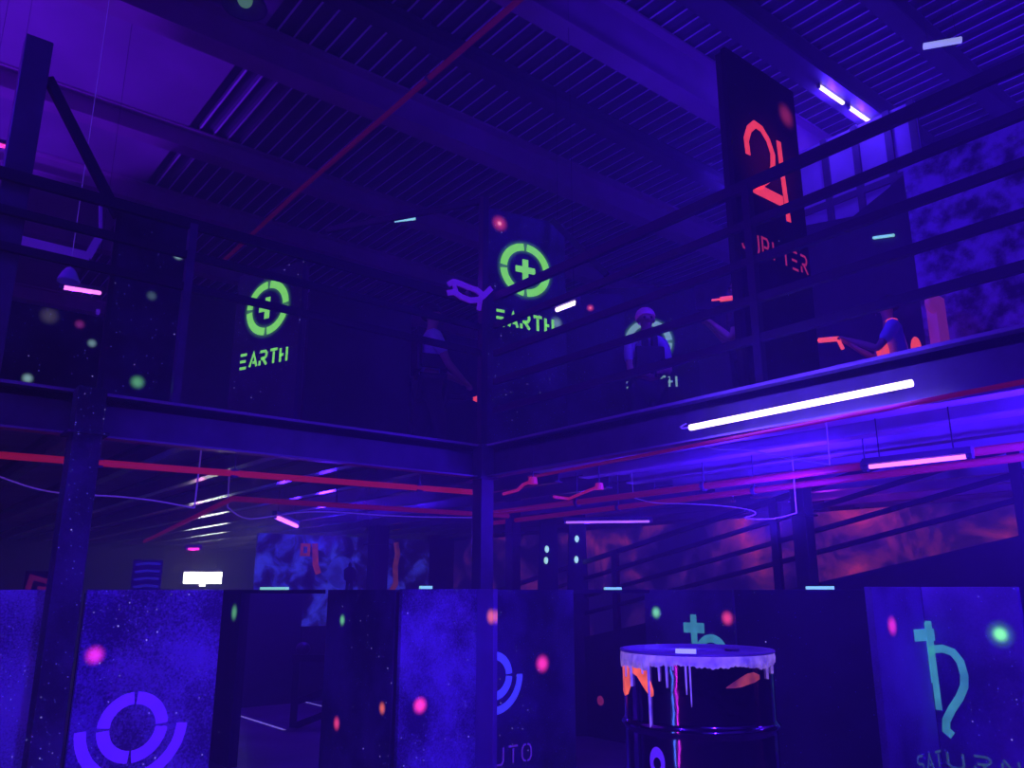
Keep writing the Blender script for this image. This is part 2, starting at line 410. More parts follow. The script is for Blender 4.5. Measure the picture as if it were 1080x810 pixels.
# lower boards, front row of the left side (all along x)
yP = 5.42
x0, x1 = at(92, 624, 1, yP).x, at(236, 622, 1, yP).x
w2 = x1 - x0; s = at(140, 767, 1, yP); k = at(100, 691, 1, yP)
o = board('star_board', 'bright star-speckled board with violet ring-and-cup symbol and one pink dot, behind the square column', (x0, yP), 0, w2, 1.5,
      galaxy('galaxy_pluto_near', (.12, .08, .2), (.5, .36, .72), .7, [(k.x - x0, k.z, .075, BLOB_P, 1.0, 0)], .6, 1.7, 1))
pluto_symbol(s.x - x0, s.z, .315, VIOLET, o)
lettering('PLUTO', s.x - x0 - .26, .13, .52, .11, VIOLET, o)
xa = at(63, 624, 1, yP).x
board('star_board', 'plain star-speckled blue board at the far left edge, left of the square column', (xa - .9, yP + .02), 0, .9, 1.5,
      galaxy('galaxy_far_left', (.1, .06, .17), (.4, .28, .6), .6, [], .6, 1.6, 2))
# centre pair: bright front board and its dark return
yF = 4.96; xl, xr = 3.04, 3.72
k = at(443, 744, 1, yF); k2 = at(517, 650, 0, xr)
o = board('star_board', 'bright blue star board with one hot pink dot, right in front of the corner column', (xl, yF), 0, xr - xl, 1.505,
      galaxy('galaxy_centre', (.08, .05, .15), (.5, .4, .78), .7, [(k.x - xl, k.z, .075, VR, 1.5, 0)], .3, 1.8, 3),
      wing=(1, .2, galaxy('galaxy_centre_wing', (.25, .16, .4), (.35, .24, .55), .1, [(.175, k2.z, .075, BLOB_O, .9, 0)], .1, 1.2, 4)))
sp = [(361, 654, .05, BLOB_G, .9), (403, 747, .05, BLOB_O, 1.0), (355, 763, .06, BLOB_R, 1.0)]
ya = at(345, 640, 0, xl).y
spots = []
for (u, v, r, c_, st) in sp:
    q = at(u, v, 0, xl); spots.append((ya - q.y, q.z, r * 1.15, c_, st * .8, 0))
board('star_board', 'dark star board with one green and two red dots, folded behind the bright board', (xl, ya), -PI / 2, ya - yF - .1, 1.5,
      galaxy('galaxy_dark_return', (.025, .02, .05), (.13, .1, .22), .35, spots, .1, 1.6, 5))
# board with the partial ring and TO lettering
yQ = 5.5; q0 = at(520, 640, 1, yQ).x; q1 = at(605, 640, 1, yQ).x
sy = at(545, 711, 1, yQ); k = at(572, 700, 1, yQ); e = at(551, 711, 1, yQ); tO = at(553, 805, 1, yQ)
R5 = .30; cx5 = e.x - R5
xs = cx5 - .5
o = board('star_board', 'dark star board half hidden behind the bright one, red dot beside blue ring symbol', (xs, yQ), 0, q1 - xs, 1.5,
      galaxy('galaxy_pluto_far', (.025, .018, .05), (.13, .1, .25), .55, [(k.x - xs, k.z, .1, VR, 1.2, 0)], .2, 1.7, 6))
pluto_symbol(cx5 - xs, sy.z, R5, BLUEP, o)
lettering('PLUTO', at(560, 800, 1, yQ).x - xs - .66, at(550, 803, 1, yQ).z, .66, .125, VIOLET_D, o, pitch=1.25, sw=.014)
# dark boards left of the gap and right
q = (2.86, 7.45)
k = at(247, 646, 0, 2.86)
board('black_board', 'tall black board with a small green dot beside the violet ring board, at the gap', (2.86, 8.9), -PI / 2, 1.45, 1.5,
      galaxy('black_gap_board', (.012, .01, .02), (.03, .025, .05), .1, [(8.9 - k.y, k.z, .1, BLOB_G, .5, 0)], .05, 1, 7))
# right side: board behind the drum, black board, corner pair with the Saturn symbol
xS = 6.0
a = at(680, 640, 0, xS).y; c_ = at(773, 640, 0, xS).y
pts = [(692, 646, .075, BLOB_G, 1.0), (767, 652, .085, BLOB_R, .9)]
spots = [(a - at(u, v, 0, xS).y, at(u, v, 0, xS).z, r, cc, st, 0) for (u, v, r, cc, st) in pts]
o = board('star_board', 'star board behind the drum with green and red dots and a teal Saturn symbol', (xS, a), -PI / 2, a - c_, 1.5,
      galaxy('galaxy_behind_drum', (.05, .04, .09), (.17, .12, .26), .4, spots, .15, 1.5, 8))
def saturn_flat(u0, z0, S, m, parent):
    b = NB()
    ribbon(b, [(u0, z0), (u0, z0 - S * .32)], S * .1); ribbon(b, [(u0 - S * .17, z0 - S * .17), (u0 + S * .17, z0 - S * .17)], S * .13, y=-.0018)
    ribbon(b, [(u0, z0 - S * .32), (u0, z0 - S)], S * .1)
    ribbon(b, [(u0 + S * .05, z0 - S * .42)] + arc(u0 + S * .27, z0 - S * .5, S * .21, 140, -20, 14) + [(u0 + S * .42, z0 - S * .72), (u0 + S * .32, z0 - S * .9), (u0 + S * .38, z0 - S * 1.02)], S * .1)
    return obj('symbol', b, m, parent)
q = at(731, 648, 0, xS); saturn_flat(a - q.y, q.z, .68, TEAL, o)
xB = 5.0; a = at(775, 640, 0, xB).y; c_ = at(921, 640, 0, xB).y
board('black_board', 'wide plain black board between the drum and the teal Saturn corner', (xB, a), -PI / 2, a - c_ - .0, 1.5, 
      galaxy('black_wide_board', (.014, .012, .026), (.04, .03, .07), .12, [], .05, 1.2, 10))
# corner pair
XC, YC = 4.8, 2.22
k = at(1055, 669, 0, XC); a_end = at(1078, 660, 0, XC).y
o = board('corner_board', 'folded corner board at the right with large teal Saturn symbol and SATURN lettering', (XC, YC), -PI / 2, YC - a_end, 1.515,
      galaxy('galaxy_saturn', (.12, .08, .2), (.36, .26, .55), .25, [(YC - k.y, k.z, .055, (.2, .9, .12), 1.2, 0), (YC - k.y, k.z, .09, BLOB_G, .25, 0)], .1, 1.5, 11), cat='board')
b = NB(); L8 = .56; bx(b, -L8, 0, 0, .04, 0, 1.515)
k = at(941, 660, 1, YC)
wb = obj('wing_board', b, galaxy('galaxy_saturn_wing', (.03, .022, .05), (.28, .2, .42), .15, [(k.x - XC, k.z, .07, VR, .8, 0)], .1, 1.3, 12), o, bevel=.003)
wb.rotation_euler = (0, 0, PI / 2)
def P8(u, v): q = at(u, v, 0, XC); return (YC - q.y, q.z)
b = NB()
ribbon(b, [(.018, 1.33), (.02, .86)], .034)
q = P8(976, 669); ribbon(b, [(0.0, q[1]), (q[0] + .05, q[1])], .065, y=-.0018)
ribbon(b, [P8(979, 690), P8(984, 685), P8(994, 684), P8(1005, 688), P8(1013, 698), P8(1017, 712), P8(1017, 724), P8(1012, 736), P8(1004, 748), P8(998, 760), P8(998, 770), P8(1005, 776)], .042)
obj('symbol', b, TEAL, o)
b = NB(); ribbon(b, [(-.001, 1.32), (-.001, 1.0)], .02); q = at(964, 670, 1, YC); ribbon(b, [(q.x - XC, 1.255), (-.001, 1.255)], .065, y=-.0018)
obj('symbol', b, TEAL, wb)
z8 = P8(1030, 806)[1] - .035
lettering('URN', .035, z8, .36, .075, TEAL_D, o, pitch=1.3, sw=.012)
lettering('SAT', -.27, z8, .27, .075, TEAL_D, wb, pitch=1.3, sw=.012)

# spreader bars with glow strips between board tops
def spreader(A, B, label, s, slabel, z=1.485):
    b = NB(); bar(b, (*A, z), (*B, z), .03, .03); tag(obj('spreader_bar', b, STEEL_B), label, 'bar')
    if s:
        A = Vector((*A, z + .026)); B = Vector((*B, z + .026)); b = NB(); bar(b, A.lerp(B, s[0]), A.lerp(B, s[1]), .03, .022)
        tag(obj('glow_strip', b, STRIP), slabel, 'glow strip', 'glow strips')
spreader((2.88, 7.47), (xl - .02, 6.12), 'thin dark bar bridging the gap at board height on the left', (.25, .58), 'pale glow strip on the bar over the dark gap left of centre')
A = at(606, 620, 1, 5.6); spreader((A.x - .1, 5.56), (xS + .03, 5.34), 'thin dark bar right of the ring board, in front of the ramp railing', (.42, .62), 'small pale glow strip in front of the ramp railing post')
for u0, u1, ax, val, lab in ((851, 879, 0, xB + .02, 'pale green glow strip on top of the wide black board'), (443, 455, 1, yF + .02, 'tiny pale glow strip on top of the bright centre board')):
    A = at(u0, 622, ax, val); B = at(u1, 622, ax, val); A.z = B.z = 1.516 if ax else 1.512
    b = NB(); bar(b, A, B, .025, .02); tag(obj('glow_strip', b, STRIP), lab, 'glow strip', 'glow strips')

# ------------------------------------------------------------------ upper boards
def upper(name, label, P, ang, w, z1, m, t=.04):
    return board(name, label, P, ang, w, z1 - DZ, m, z=DZ, t=t)
def dirto(az): a = math.radians(az + 39); return Vector((math.sin(a), math.cos(a), 0))   # compass bearing relative to the view
def boarded(name, label, c, az, w, z1, m):
    """board centred on c, its length along bearing az with the front towards the void"""
    d = dirto(az); ang = math.atan2(d.y, d.x); n = Vector((math.sin(ang), -math.cos(ang), 0))
    if n.dot(-Vector((c.x, c.y, 0))) < 0: d = -d; ang += PI
    P = Vector((c.x, c.y, 0)) - d * (w / 2)
    return upper(name, label, P, ang, w, z1, m), ang, P
def ring_board(label, px, D, az, w, z1, seed, R, mg, zc, zt, tw, th, spots=(), pre='star_board', dark=(.014, .01, .022), light=(.04, .028, .065), stars=.4, shift=0.0):
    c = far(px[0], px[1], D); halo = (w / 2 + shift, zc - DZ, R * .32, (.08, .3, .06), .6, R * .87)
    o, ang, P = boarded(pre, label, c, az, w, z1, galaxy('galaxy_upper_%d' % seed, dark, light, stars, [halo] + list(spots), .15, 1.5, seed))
    earth_symbol(w / 2 + shift, zc - DZ, R, mg, o)
    lettering('EARTH', w / 2 + shift - tw / 2, zt - DZ - th / 2, tw, th, mg, o, pitch=1.2, sw=th * .2)
    return o
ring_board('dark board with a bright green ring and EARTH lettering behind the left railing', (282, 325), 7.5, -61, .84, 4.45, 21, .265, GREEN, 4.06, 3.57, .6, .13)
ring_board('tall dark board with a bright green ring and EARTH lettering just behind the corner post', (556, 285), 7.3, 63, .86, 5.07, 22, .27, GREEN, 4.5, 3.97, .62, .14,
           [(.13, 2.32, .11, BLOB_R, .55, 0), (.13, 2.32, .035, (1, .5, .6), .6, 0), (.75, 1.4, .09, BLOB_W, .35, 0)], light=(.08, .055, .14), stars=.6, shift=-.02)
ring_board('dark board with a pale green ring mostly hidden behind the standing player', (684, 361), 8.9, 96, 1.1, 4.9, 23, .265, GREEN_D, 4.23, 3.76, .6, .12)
# plain dark boards on the left mezzanine
def px_board(label, u0, u1, y, z1, m, name='black_board', ax=1):
    A = at(u0, 400, ax, y); B = at(u1, 400, ax, y)
    if ax == 1: return upper(name, label, (A.x, y), 0, B.x - A.x, z1, m)
    return upper(name, label, (y, A.y), -PI / 2, A.y - B.y, z1, m)
A = at(-30, 400, 1, 6.3).x
def sp1(u, v, y, x0, r, col, st): q = at(u, v, 1, y); return (q.x - x0, q.z - DZ, r, col, st, 0)
px_board('black board with faint paint flecks at the far left of the left mezzanine', -30, 106, 6.3, at(50, 324, 1, 6.3).z,
         galaxy('black_fleck_board', (.014, .011, .022), (.05, .035, .08), .3, [sp1(29, 399, 6.3, A, .05, BLOB_W, .5), sp1(97, 362, 6.3, A, .045, BLOB_W, .35), sp1(52, 333, 6.3, A, .09, (.3, .25, .3), .15), sp1(84, 342, 6.3, A, .05, (.6, .05, .5), .25)], .1, 2, 31))
A = at(104, 400, 1, 5.7).x
px_board('tall black board with one green dot and one white dot behind the left railing', 104, 190, 5.7, at(150, 222, 1, 5.7).z,
         galaxy('black_dot_board', (.02, .016, .03), (.06, .045, .09), .25, [sp1(145, 403, 5.7, A, .065, BLOB_G, .45), sp1(188, 269, 5.7, A, .05, BLOB_W, .8), sp1(160, 312, 5.7, A, .05, BLOB_W, .12)], .1, 2, 32))
px_board('plain black board between the dotted board and the green EARTH board', 188, 252, 8.0, 4.5, BLACKB)
px_board('wide plain black board right of the left EARTH board', 322, 432, 7.6, 4.6, galaxy('black_plain_a', (.02, .016, .03), (.05, .035, .08), .05, [], .05, 1, 33))
px_board('black board beside the player at the inner corner', 440, 512, 8.2, 4.7, galaxy('black_plain_b', (.012, .01, .02), (.035, .025, .06), .05, [], .05, 1, 34))
# right mezzanine
px_board('dark board with a faint red dot right of the corner EARTH board', 640, 596, 5.9, 4.45,
         galaxy('black_red_dot', (.02, .016, .03), (.06, .045, .1), .3, [(5.7 - 5.6, 1.0, .01, BLOB_R, 0, 0)], .1, 1.5, 35), ax=0) if False else None
c = far(622, 360, 8.3)
q = far(624, 324, 8.28)
boarded('black_board', 'dark board with a small red dot right of the corner EARTH board', c, 92, .75, 4.62,
        galaxy('black_red_dot', (.02, .016, .03), (.06, .045, .1), .3, [(.39, q.z - DZ, .055, BLOB_R, .6, 0), (.39, q.z - DZ, .02, (1, .4, .5), .5, 0)], .1, 1.5, 35))
c = far(745, 360, 9.4); boarded('black_board', 'wide dark board behind the left edge of the red JUPITER board', c, 92, 1.0, 4.75, BLACKB)
# Jupiter board
yJ = 2.79; J0, J1 = 4.13, 4.96
def PJ(u, v): q = at(u, v, 1, yJ); return (q.x - J0, q.z - DZ)
b1 = PJ(829, 122)
o = upper('star_board', 'tall black board with a red Jupiter symbol and JUPITER lettering on the right mezzanine', (J0, yJ), 0, J1 - J0, 5.1,
          galaxy('galaxy_jupiter', (.014, .011, .022), (.03, .022, .05), .05, [(b1[0], b1[1], .13, BLOB_R, .22, 0), ((J1 - J0) * .5, 1.75, .5, (.6, .02, .03), .03, 0)], .05, 1.2, 36))
b = NB()
ribbon(b, [PJ(u, v) for u, v in ((789, 163), (787, 147), (790, 136), (796, 131), (803, 136), (810, 148), (815, 163), (815, 178), (810, 189), (802, 195), (793, 195))], .055)
ribbon(b, [PJ(794, 197), PJ(826, 213)], .085); ribbon(b, [PJ(821, 149), PJ(826, 190), PJ(832, 234)], .055)
ribbon(b, [PJ(827, 220), PJ(838, 217)], .05)
obj('symbol', b, RED, o)
l0 = PJ(788, 268); l1 = PJ(852, 292)
lettering('JUPITER', .03, 1.02, .76, .13, RED_D, o, pitch=1.25, sw=.017)

# big dark wedge board and textured wall panel at the right
xK = 8.3
K = [at(u, v, 0, xK) for u, v in ((848, 238), (900, 228), (935, 200), (966, 172))]
t = thing('wedge_board', 'black board with sloping top edge beside the mottled wall panel, upper right', 'board', (xK, 0, DZ))
b = NB(); lo = [b.verts.new((dx, q.y, 0)) for dx in (0, .05) for q in K]; hi = [b.verts.new((dx, q.y, q.z - DZ)) for dx in (0, .05) for q in K]
n = len(K)
for i in range(n - 1):
    b.faces.new([lo[i], lo[i + 1], hi[i + 1], hi[i]]); b.faces.new([lo[n + i], hi[n + i], hi[n + i + 1], lo[n + i + 1]]); b.faces.new([hi[i], hi[i + 1], hi[n + i + 1], hi[n + i]]); b.faces.new([lo[i], lo[n + i], lo[n + i + 1], lo[i + 1]])
b.faces.new([lo[0], hi[0], hi[n], lo[n]]); b.faces.new([lo[n - 1], lo[2 * n - 1], hi[2 * n - 1], hi[n - 1]])
obj('face_board', b, BLACKB, t)
b = NB(); ym = (K[0].y + K[-1].y) / 2; bx(b, .05, .09, K[-1].y + .1, K[0].y - .1, .1, .16); obj('back_batten', b, BLACKB, t)
A, B = at(921, 251, 0, xK - .012), at(943, 248, 0, xK - .012)
b = NB(); bar(b, A, B, .03, .025); tag(obj('glow_strip', b, STRIP), 'pale green glow strip on the black wedge board on the right mezzanine', 'glow strip', 'glow strips')
A, B = at(974, 49, 2, 6.2), at(1014, 42, 2, 6.2)
MOT = galaxy('mottled_wall_paint', (.05, .03, .08), (.6, .4, .75), .12, [], .12, 5.5, 41)
yM0 = at(968, 300, 0, 8.2).y
upper('mottled_panel', 'large mottled blue-violet wall panel at the right edge behind the railing', (8.2, yM0), -PI / 2, 4.4, 5.9, MOT)
PINKP = glow('pink_post_glow', (.35, .03, .3), .35, (.5, .15, .4))  # even pink emission over the whole post and its head
t = thing('pink_post', 'pink-tinted post with a rounded head against the mottled panel, right of the gun player', 'post', (0, 0, DZ))
p_ = far(990, 345, 8.5); t.location = (p_.x, p_.y, DZ)
b = NB(); bx(b, -.12, .1, -.05, .05, 0, far(990, 313, 8.5).z - DZ); obj('shaft', b, PINKP, t, bevel=.01)
b = NB(); bmesh.ops.create_uvsphere(b, u_segments=20, v_segments=12, radius=.11, matrix=Matrix.Translation((-.1, -.02, far(985, 325, 8.5).z - DZ)) @ Matrix.Diagonal((1.3, .5, .8, 1))); obj('head_pad', b, PINKP, t, True)

# odd violet goggle-shaped sign by the corner
P0 = at(495, 309, 1, DY - .03); t = thing('railing_emblem', 'violet lens-shaped emblem with forked ends, fixed to the left railing beside the corner post', 'emblem', P0, 0)
b = NB(); _ax = (at(518, 309, 1, DY - .03) - P0).x / 23; s_ = 6.2 / 877
def q2(u, v): q = at(u, v, 1, DY - .03) - P0; return (q.x, q.z)
ribbon(b, [q2(473, 300), q2(478, 297), q2(485, 299), q2(494, 303), q2(503, 306), q2(510, 312), q2(518, 304)], .045, y=-.01, t=.02)
ribbon(b, [q2(472, 309), q2(479, 308), q2(486, 313), q2(496, 317), q2(505, 316), q2(511, 311)], .045, y=-.012, t=.02)
ribbon(b, [q2(479, 300), q2(481, 309)], .03, y=-.011, t=.02); ribbon(b, [q2(507, 313), q2(505, 327)], .035, y=-.009, t=.02)
obj('emblem_face', b, glow('violet_emblem', (.13, .012, .5), .42, (.5, .2, .8)), t)
b = NB(); bx(b, -.012, .012, -.005, .04, -.03, .02); obj('clip', b, STEEL_B, t)

# ------------------------------------------------------------------ lamps
def tube_light(name, label, A, B, r, m, light=None, housing=True, group='tube lights', hang=None):
    A = Vector(A); B = Vector(B); d = B - A; mid = (A + B) / 2
    t = thing(name, label, 'tube light', A, 0)
    t['group'] = group
    b = NB(); tube(b, [(0, 0, 0), d], r, 14); obj('tube', b, m, t, True)
    if housing:
        u = d.normalized(); b = NB(); bar(b, -u * .03 + Vector((0, 0, r + .02)), d + u * .03 + Vector((0, 0, r + .02)), .05, .035); obj('housing', b, STEEL, t)
        for q in (-u * .015, d + u * .015):
            b = NB(); bx(b, q.x - .016, q.x + .016, q.y - .016, q.y + .016, -r, r + .02); obj('end_cap', b, STEEL, t)
    if hang:
        for q in (d * .12, d * .88):
            b = NB(); tube(b, [(q.x, q.y, q.z + r), (q.x, q.y, hang - A.z)], .002 if hang > 5 else .004, 6); obj('hanger', b, STEEL_B, t)
    if light:
        e, col = light
        n = max(1, round(d.length / .45))
        for i in range(n):
            lamp('tube_glow', 'POINT', A + d * ((i + .5) / n) - Vector((0, 0, r + .02)), e / n, col, shadow_soft_size=.05)
    return t
# the big tube on the outer face of the right edge beam
A = at(728, 451, 0, DX - .2); B = at(962, 404, 0, DX - .2)
t = tube_light('tube_light', 'long bright white tube light hung on the right mezzanine edge beam', A, B, .017, TUBE_W, None, False)
d = B - A
for s_ in (.12, .88):
    q = d * s_; b = NB(); bx(b, q.x, q.x + .12, q.y - .012, q.y + .012, q.z + .0, q.z + .02); obj('bracket', b, STEEL, t)
b = NB(); tube(b, [(0, 0, 0), (.0, .06, .005), (.02, .09, .02), (.09, .1, .05)], .005, 6); obj('flex', b, CABLE, t)
for i in range(4):
    q = A + d * ((i + .5) / 4); lamp('tube_glow', 'POINT', q + Vector((-.14, 0, -.04)), 12, UV, shadow_soft_size=.08)
# roof pair under the purlin
zT = RZ - .05 - .28 - .06; yT = 4.1
for (a_, b_, lab) in (((860, 52), (885, 74), 'upper left one of two short tubes end to end under the roof beam'), ((892, 80), (915, 97), 'lower right one of two short tubes end to end under the roof beam')):
    A = at(*a_, 1, yT); B = at(*b_, 1, yT); B.z = A.z = zT
    tube_light('tube_light', lab, A, B, .022, TUBE_W, (40, UV), hang=RZ - .3)
tube_light('tube_light', 'pink tube light under the right deck ceiling', at(917, 492.5, 2, 2.19), at(1020, 481.5, 2, 2.19), .012, TUBE_P, (5, UVV), hang=DZ - .06)
tube_light('tube_light', 'thin violet tube light under the deck right of the corner column', at(597, 551, 2, 2.2), at(685, 550, 2, 2.2), .012, TUBE_V, (7, UV), hang=DZ - .06)
tube_light('tube_light', 'short whitish pink tube light under the left deck near the cloud mural', at(290, 545, 2, 2.22), at(313, 555, 2, 2.22), .02, TUBE_P, (16, UV), hang=DZ - .06)
tube_light('tube_light', 'tiny distant pink tube under the left deck above the white sign', far(198, 579, 11.5), far(210, 579, 11.5), .015, TUBE_R, (2, PINK), hang=DZ - .06)
tube_light('tube_light', 'magenta tube light under the small bell lamp on the left mezzanine', far(66, 303, 7.6), far(105, 309, 8.2), .018, TUBE_P, (10, UVV), hang=RZ - .07)
tube_light('tube_light', 'short rose red tube light at the left edge behind the tall post', far(-22, 148, 8.0), far(11, 156, 8.2), .018, TUBE_R, (8, UVV), hang=RZ - .07)
tube_light('tube_light', 'short white tube light beside the corner EARTH board', far(587, 327, 6.9), far(608, 319, 6.75), .018, TUBE_W, (2.5, UV), hang=RZ)
A = at(974, 49, 2, 6.4); B = at(1014, 42, 2, 6.4)
tube_light('tube_light', 'pale unlit-looking tube near the top right corner under the roof', A, B, .03, STRIP_W, None, False, hang=RZ)
# red pipe-end tubes by the sprinkler arms are part of the pipes below

# bell lamp on the left mezzanine
p_ = far(73, 290, 7.1); t = thing('bell_lamp', 'small bluish bell-shaped pendant lamp above the magenta tube on the left mezzanine', 'pendant lamp', p_)
b = NB(); lathe(b, [(.012, .06), (.03, .055), (.055, .02), (.08, -.04), (.085, -.06), (.078, -.06), (.05, .012), (.0, .035)], 28); obj('lamp_shade', b, mat('pale_blue_shade', (.6, .55, .75), .4), t, True)
b = NB(); tube(b, [(0, 0, .05), (0, 0, RZ - .07 - p_.z)], .003, 6); obj('cord', b, CABLE, t)
# bracket frame hanging there
t = thing('bracket_frame', 'pale angled steel bracket frame hanging above the bell lamp on the left mezzanine', 'bracket', (0, 0, 0))
b = NB(); bar(b, far(22, 254, 8.2), far(93, 271, 8.4), .04, .09); bar(b, far(92, 272, 8.4), far(106, 247, 8.4), .04, .07); bar(b, far(106, 247, 8.4), at(106, 200, 1, far(106, 247, 8.4).y), .03, .03)
o = obj('frame_bar', b, mat('pale_bracket_steel', (.6, .35, .6), .5), t)
p_ = at(258, 6, 2, 6.85); t = thing('high_bay_lamp', 'dim greenish high-bay lamp hanging from the roof at the top left', 'pendant lamp', p_)
b = NB(); lathe(b, [(.03, .3), (.06, .28), (.09, .18), (.2, .02), (.21, -.01), (.19, -.01), (.08, .16), (0, .2)], 28); obj('lamp_shade', b, STEEL, t, True)
b = NB(); bmesh.ops.create_uvsphere(b, u_segments=16, v_segments=10, radius=.07, matrix=Matrix.Translation((0, 0, .06))); obj('bulb', b, glow('dim_green_bulb', (.12, .3, .16), .5), t, True)
b = NB(); tube(b, [(0, 0, .3), (0, 0, RZ - .3 - p_.z)], .01, 6); obj('stem', b, STEEL, t)
PALE = mat('pale_partition_sheet', (.55, .42, .6), .6, 0, .4, .9)
A = at(836, 190, 0, 8.7); B = at(975, 190, 0, 8.7); zp = at(905, 132, 0, 8.7).z
t = upper('sheet_partition', 'pale framed sheet partition behind the wedge board, high on the right mezzanine', (8.7, A.y), -PI / 2, A.y - B.y, zp, PALE)
W_ = A.y - B.y
for q in (.02, .3, .55, .8, .98):
    b = NB(); bx(b, W_ * q - .04, W_ * q + .04, -.04, -.002, 0, zp - DZ); obj('mullion', b, PURLIN_D, t)
for q in (.62, .8):
    b = NB(); bx(b, 0, W_, -.035, -.003, (zp - DZ) * q - .04, (zp - DZ) * q + .04); obj('transom', b, PURLIN_D, t)
# exit style sign, plain white face
p_ = far(214, 609.5, 18.0); t = thing('lit_sign', 'bright white lit box sign hanging over the boards under the left deck', 'sign', p_, -YAW + math.radians(18))
b = NB(); bx(b, -.375, .375, -.04, .04, -.125, .125); obj('housing', b, STEEL, t, bevel=.01)
for q in (-1, 1):
    b = NB(); bx(b, -.36, .36, .041 * q - .003, .041 * q + .003, -.112, .112); obj('sign_face', b, LAMP_W, t)
b = NB(); bx(b, -.05, .05, -.03, .03, -.165, -.125); obj('indicator', b, LAMP_W, t)
for q in (-.25, .25):
    b = NB(); tube(b, [(q, 0, .125), (q, 0, DZ - .07 - p_.z)], .008, 6); obj('hanger_rod', b, STEEL, t)
lamp('sign_glow', 'POINT', p_ + Vector((-.1, -.4, .3)), 1.5, (.85, 1.0, .8), shadow_soft_size=.1)

# ------------------------------------------------------------------ pipes and cables
def pipe(label, pts, r, m, hangers=(), ztop=DZ - .07, name='sprinkler_pipe', group=None):
    t = thing(name, label, 'pipe', pts[0]); o0 = Vector(pts[0])
    b = NB(); tube(b, [Vector(p) - o0 for p in pts], r, 12); obj('pipe_run', b, m, t, True)
    for s in hangers:
        q = Vector(pts[0]).lerp(Vector(pts[1]), s) - o0
        b = NB(); tube(b, [q + Vector((0, 0, 0)), Vector((q.x, q.y, ztop - o0.z))], .006, 6); bmesh.ops.create_cone(b, cap_ends=True, segments=12, radius1=r * 1.5, radius2=r * 1.5, depth=.03, matrix=Matrix.Translation(q) @ Matrix.Rotation(PI / 2, 4, 'X'))
        obj('hanger', b, STEEL, t)
    return t
z1 = 2.27; A = at(0, 480, 2, z1); B = at(498, 519, 2, z1)
dv = (B - A).normalized()
pipe('straight red sprinkler pipe running the length of the left deck edge', [A - dv * 5, B + dv * .1], .022, REDPIPE, (.66, .76, .93))
z2 = 2.2; A = at(245, 526, 2, z2); B = at(500, 542, 2, z2); E_ = at(206, 545, 2, z2)
pipe('bent red sprinkler pipe below the first one, turning back near the white streaks', [E_ + (E_ - A) * 2.6, A, B + (B - A).normalized() * .4], .022, REDPIPE_D, ())
b = NB(); q = at(355, 532, 2, z2 + .02); tube(b, [q, (q.x, q.y, DZ - .07)], .007, 6); tag(obj('hanger_rod', b, STEEL), 'short hanger rod above the bent red pipe', 'hanger')
q0, q1_ = at(520, 541, 2, 2.27), at(1080, 470, 2, 2.27); d_ = (q1_ - q0).normalized()
pipe('upper purple-red pipe running under the right deck', [q0 - d_ * .3, q1_ + d_ * 2], .026, REDPIPE_D, (.22, .42, .6))
q0, q1_ = at(525, 551, 2, 2.24), at(1080, 482, 2, 2.24); d_ = (q1_ - q0).normalized()
pipe('lower purple-red pipe running beside the other under the right deck', [q0 - d_ * .3, q1_ + d_ * 2], .024, REDPIPE_D, (.3, .5))
q0, q1_ = at(566, 502, 2, 2.33), at(690, 478, 2, 2.33); d_ = (q1_ - q0).normalized()
pipe('thin red pipe close to the right edge beam', [q0 - d_ * .1, q1_ + d_ * 3], .012, REDPIPE_D, ())
ARM = glow('pink_sprinkler_arm', (.8, .02, .12), .3, (.6, .1, .2))
def arm(label, px, z):
    P = [at(u, v, 2, z) for u, v in px]; t = thing('sprinkler_branch', label, 'sprinkler', P[0])
    b = NB(); tube(b, [p - P[0] for p in P], .013, 8); obj('arm_tube', b, ARM, t, True)
    b = NB(); bmesh.ops.create_cone(b, cap_ends=True, segments=14, radius1=.035, radius2=.03, depth=.05, matrix=Matrix.Translation(P[-1] - P[0])); obj('head', b, ARM, t)
    b = NB(); q = P[-1] - P[0]; tube(b, [q, q + Vector((0, 0, DZ - .07 - z))], .005, 6); obj('hanger', b, STEEL, t)
arm('bent pink sprinkler arm nearest the corner column under the right deck', [(531, 521), (546, 517), (552, 511), (562, 507)], 2.28)
arm('second bent pink sprinkler arm further right under the right deck', [(584, 524), (600, 526), (612, 521), (632, 513)], 2.28)
def cable(label, pts, r=.006):
    P = [Vector(p) for p in pts]
    for _ in range(3):                          # round the bends
        Q = [P[0]]
        for a_, b_ in zip(P, P[1:]): Q += [a_.lerp(b_, .25), a_.lerp(b_, .75)]
        P = Q + [P[-1]]
    P = [Vector((P[0].x - .01, P[0].y, DZ - .065))] + P + [Vector((P[-1].x + .01, P[-1].y, DZ - .065))]
    b = NB(); tube(b, P, r, 6); tag(obj('cable', b, CABLE, None, True), label, 'cable')
cable('pale cable drooping behind the square column under the left deck', [at(u, v, 1, 6.0) for u, v in ((-40, 488), (0, 503), (40, 517), (80, 522), (120, 523), (165, 528), (205, 536))])
cable('pale cable looping near the whitish pink tube under the left deck', [at(u, v, 1, 7.6) for u, v in ((240, 535), (252, 545), (265, 548), (285, 545), (330, 538), (420, 545), (500, 546))], .007)
cable('pale cable under the right deck running from the big white tube', [at(u, v, 0, 4.3) for u, v in ((739, 470), (760, 475), (785, 473), (820, 482), (860, 488), (875, 490))], .004)
cable('pale cable lower down under the right deck, right of the violet tube', [at(u, v, 0, 5.2) for u, v in ((668, 525), (690, 531), (720, 531), (760, 533), (795, 538), (798, 543), (780, 547), (815, 548), (840, 541))], .0035)
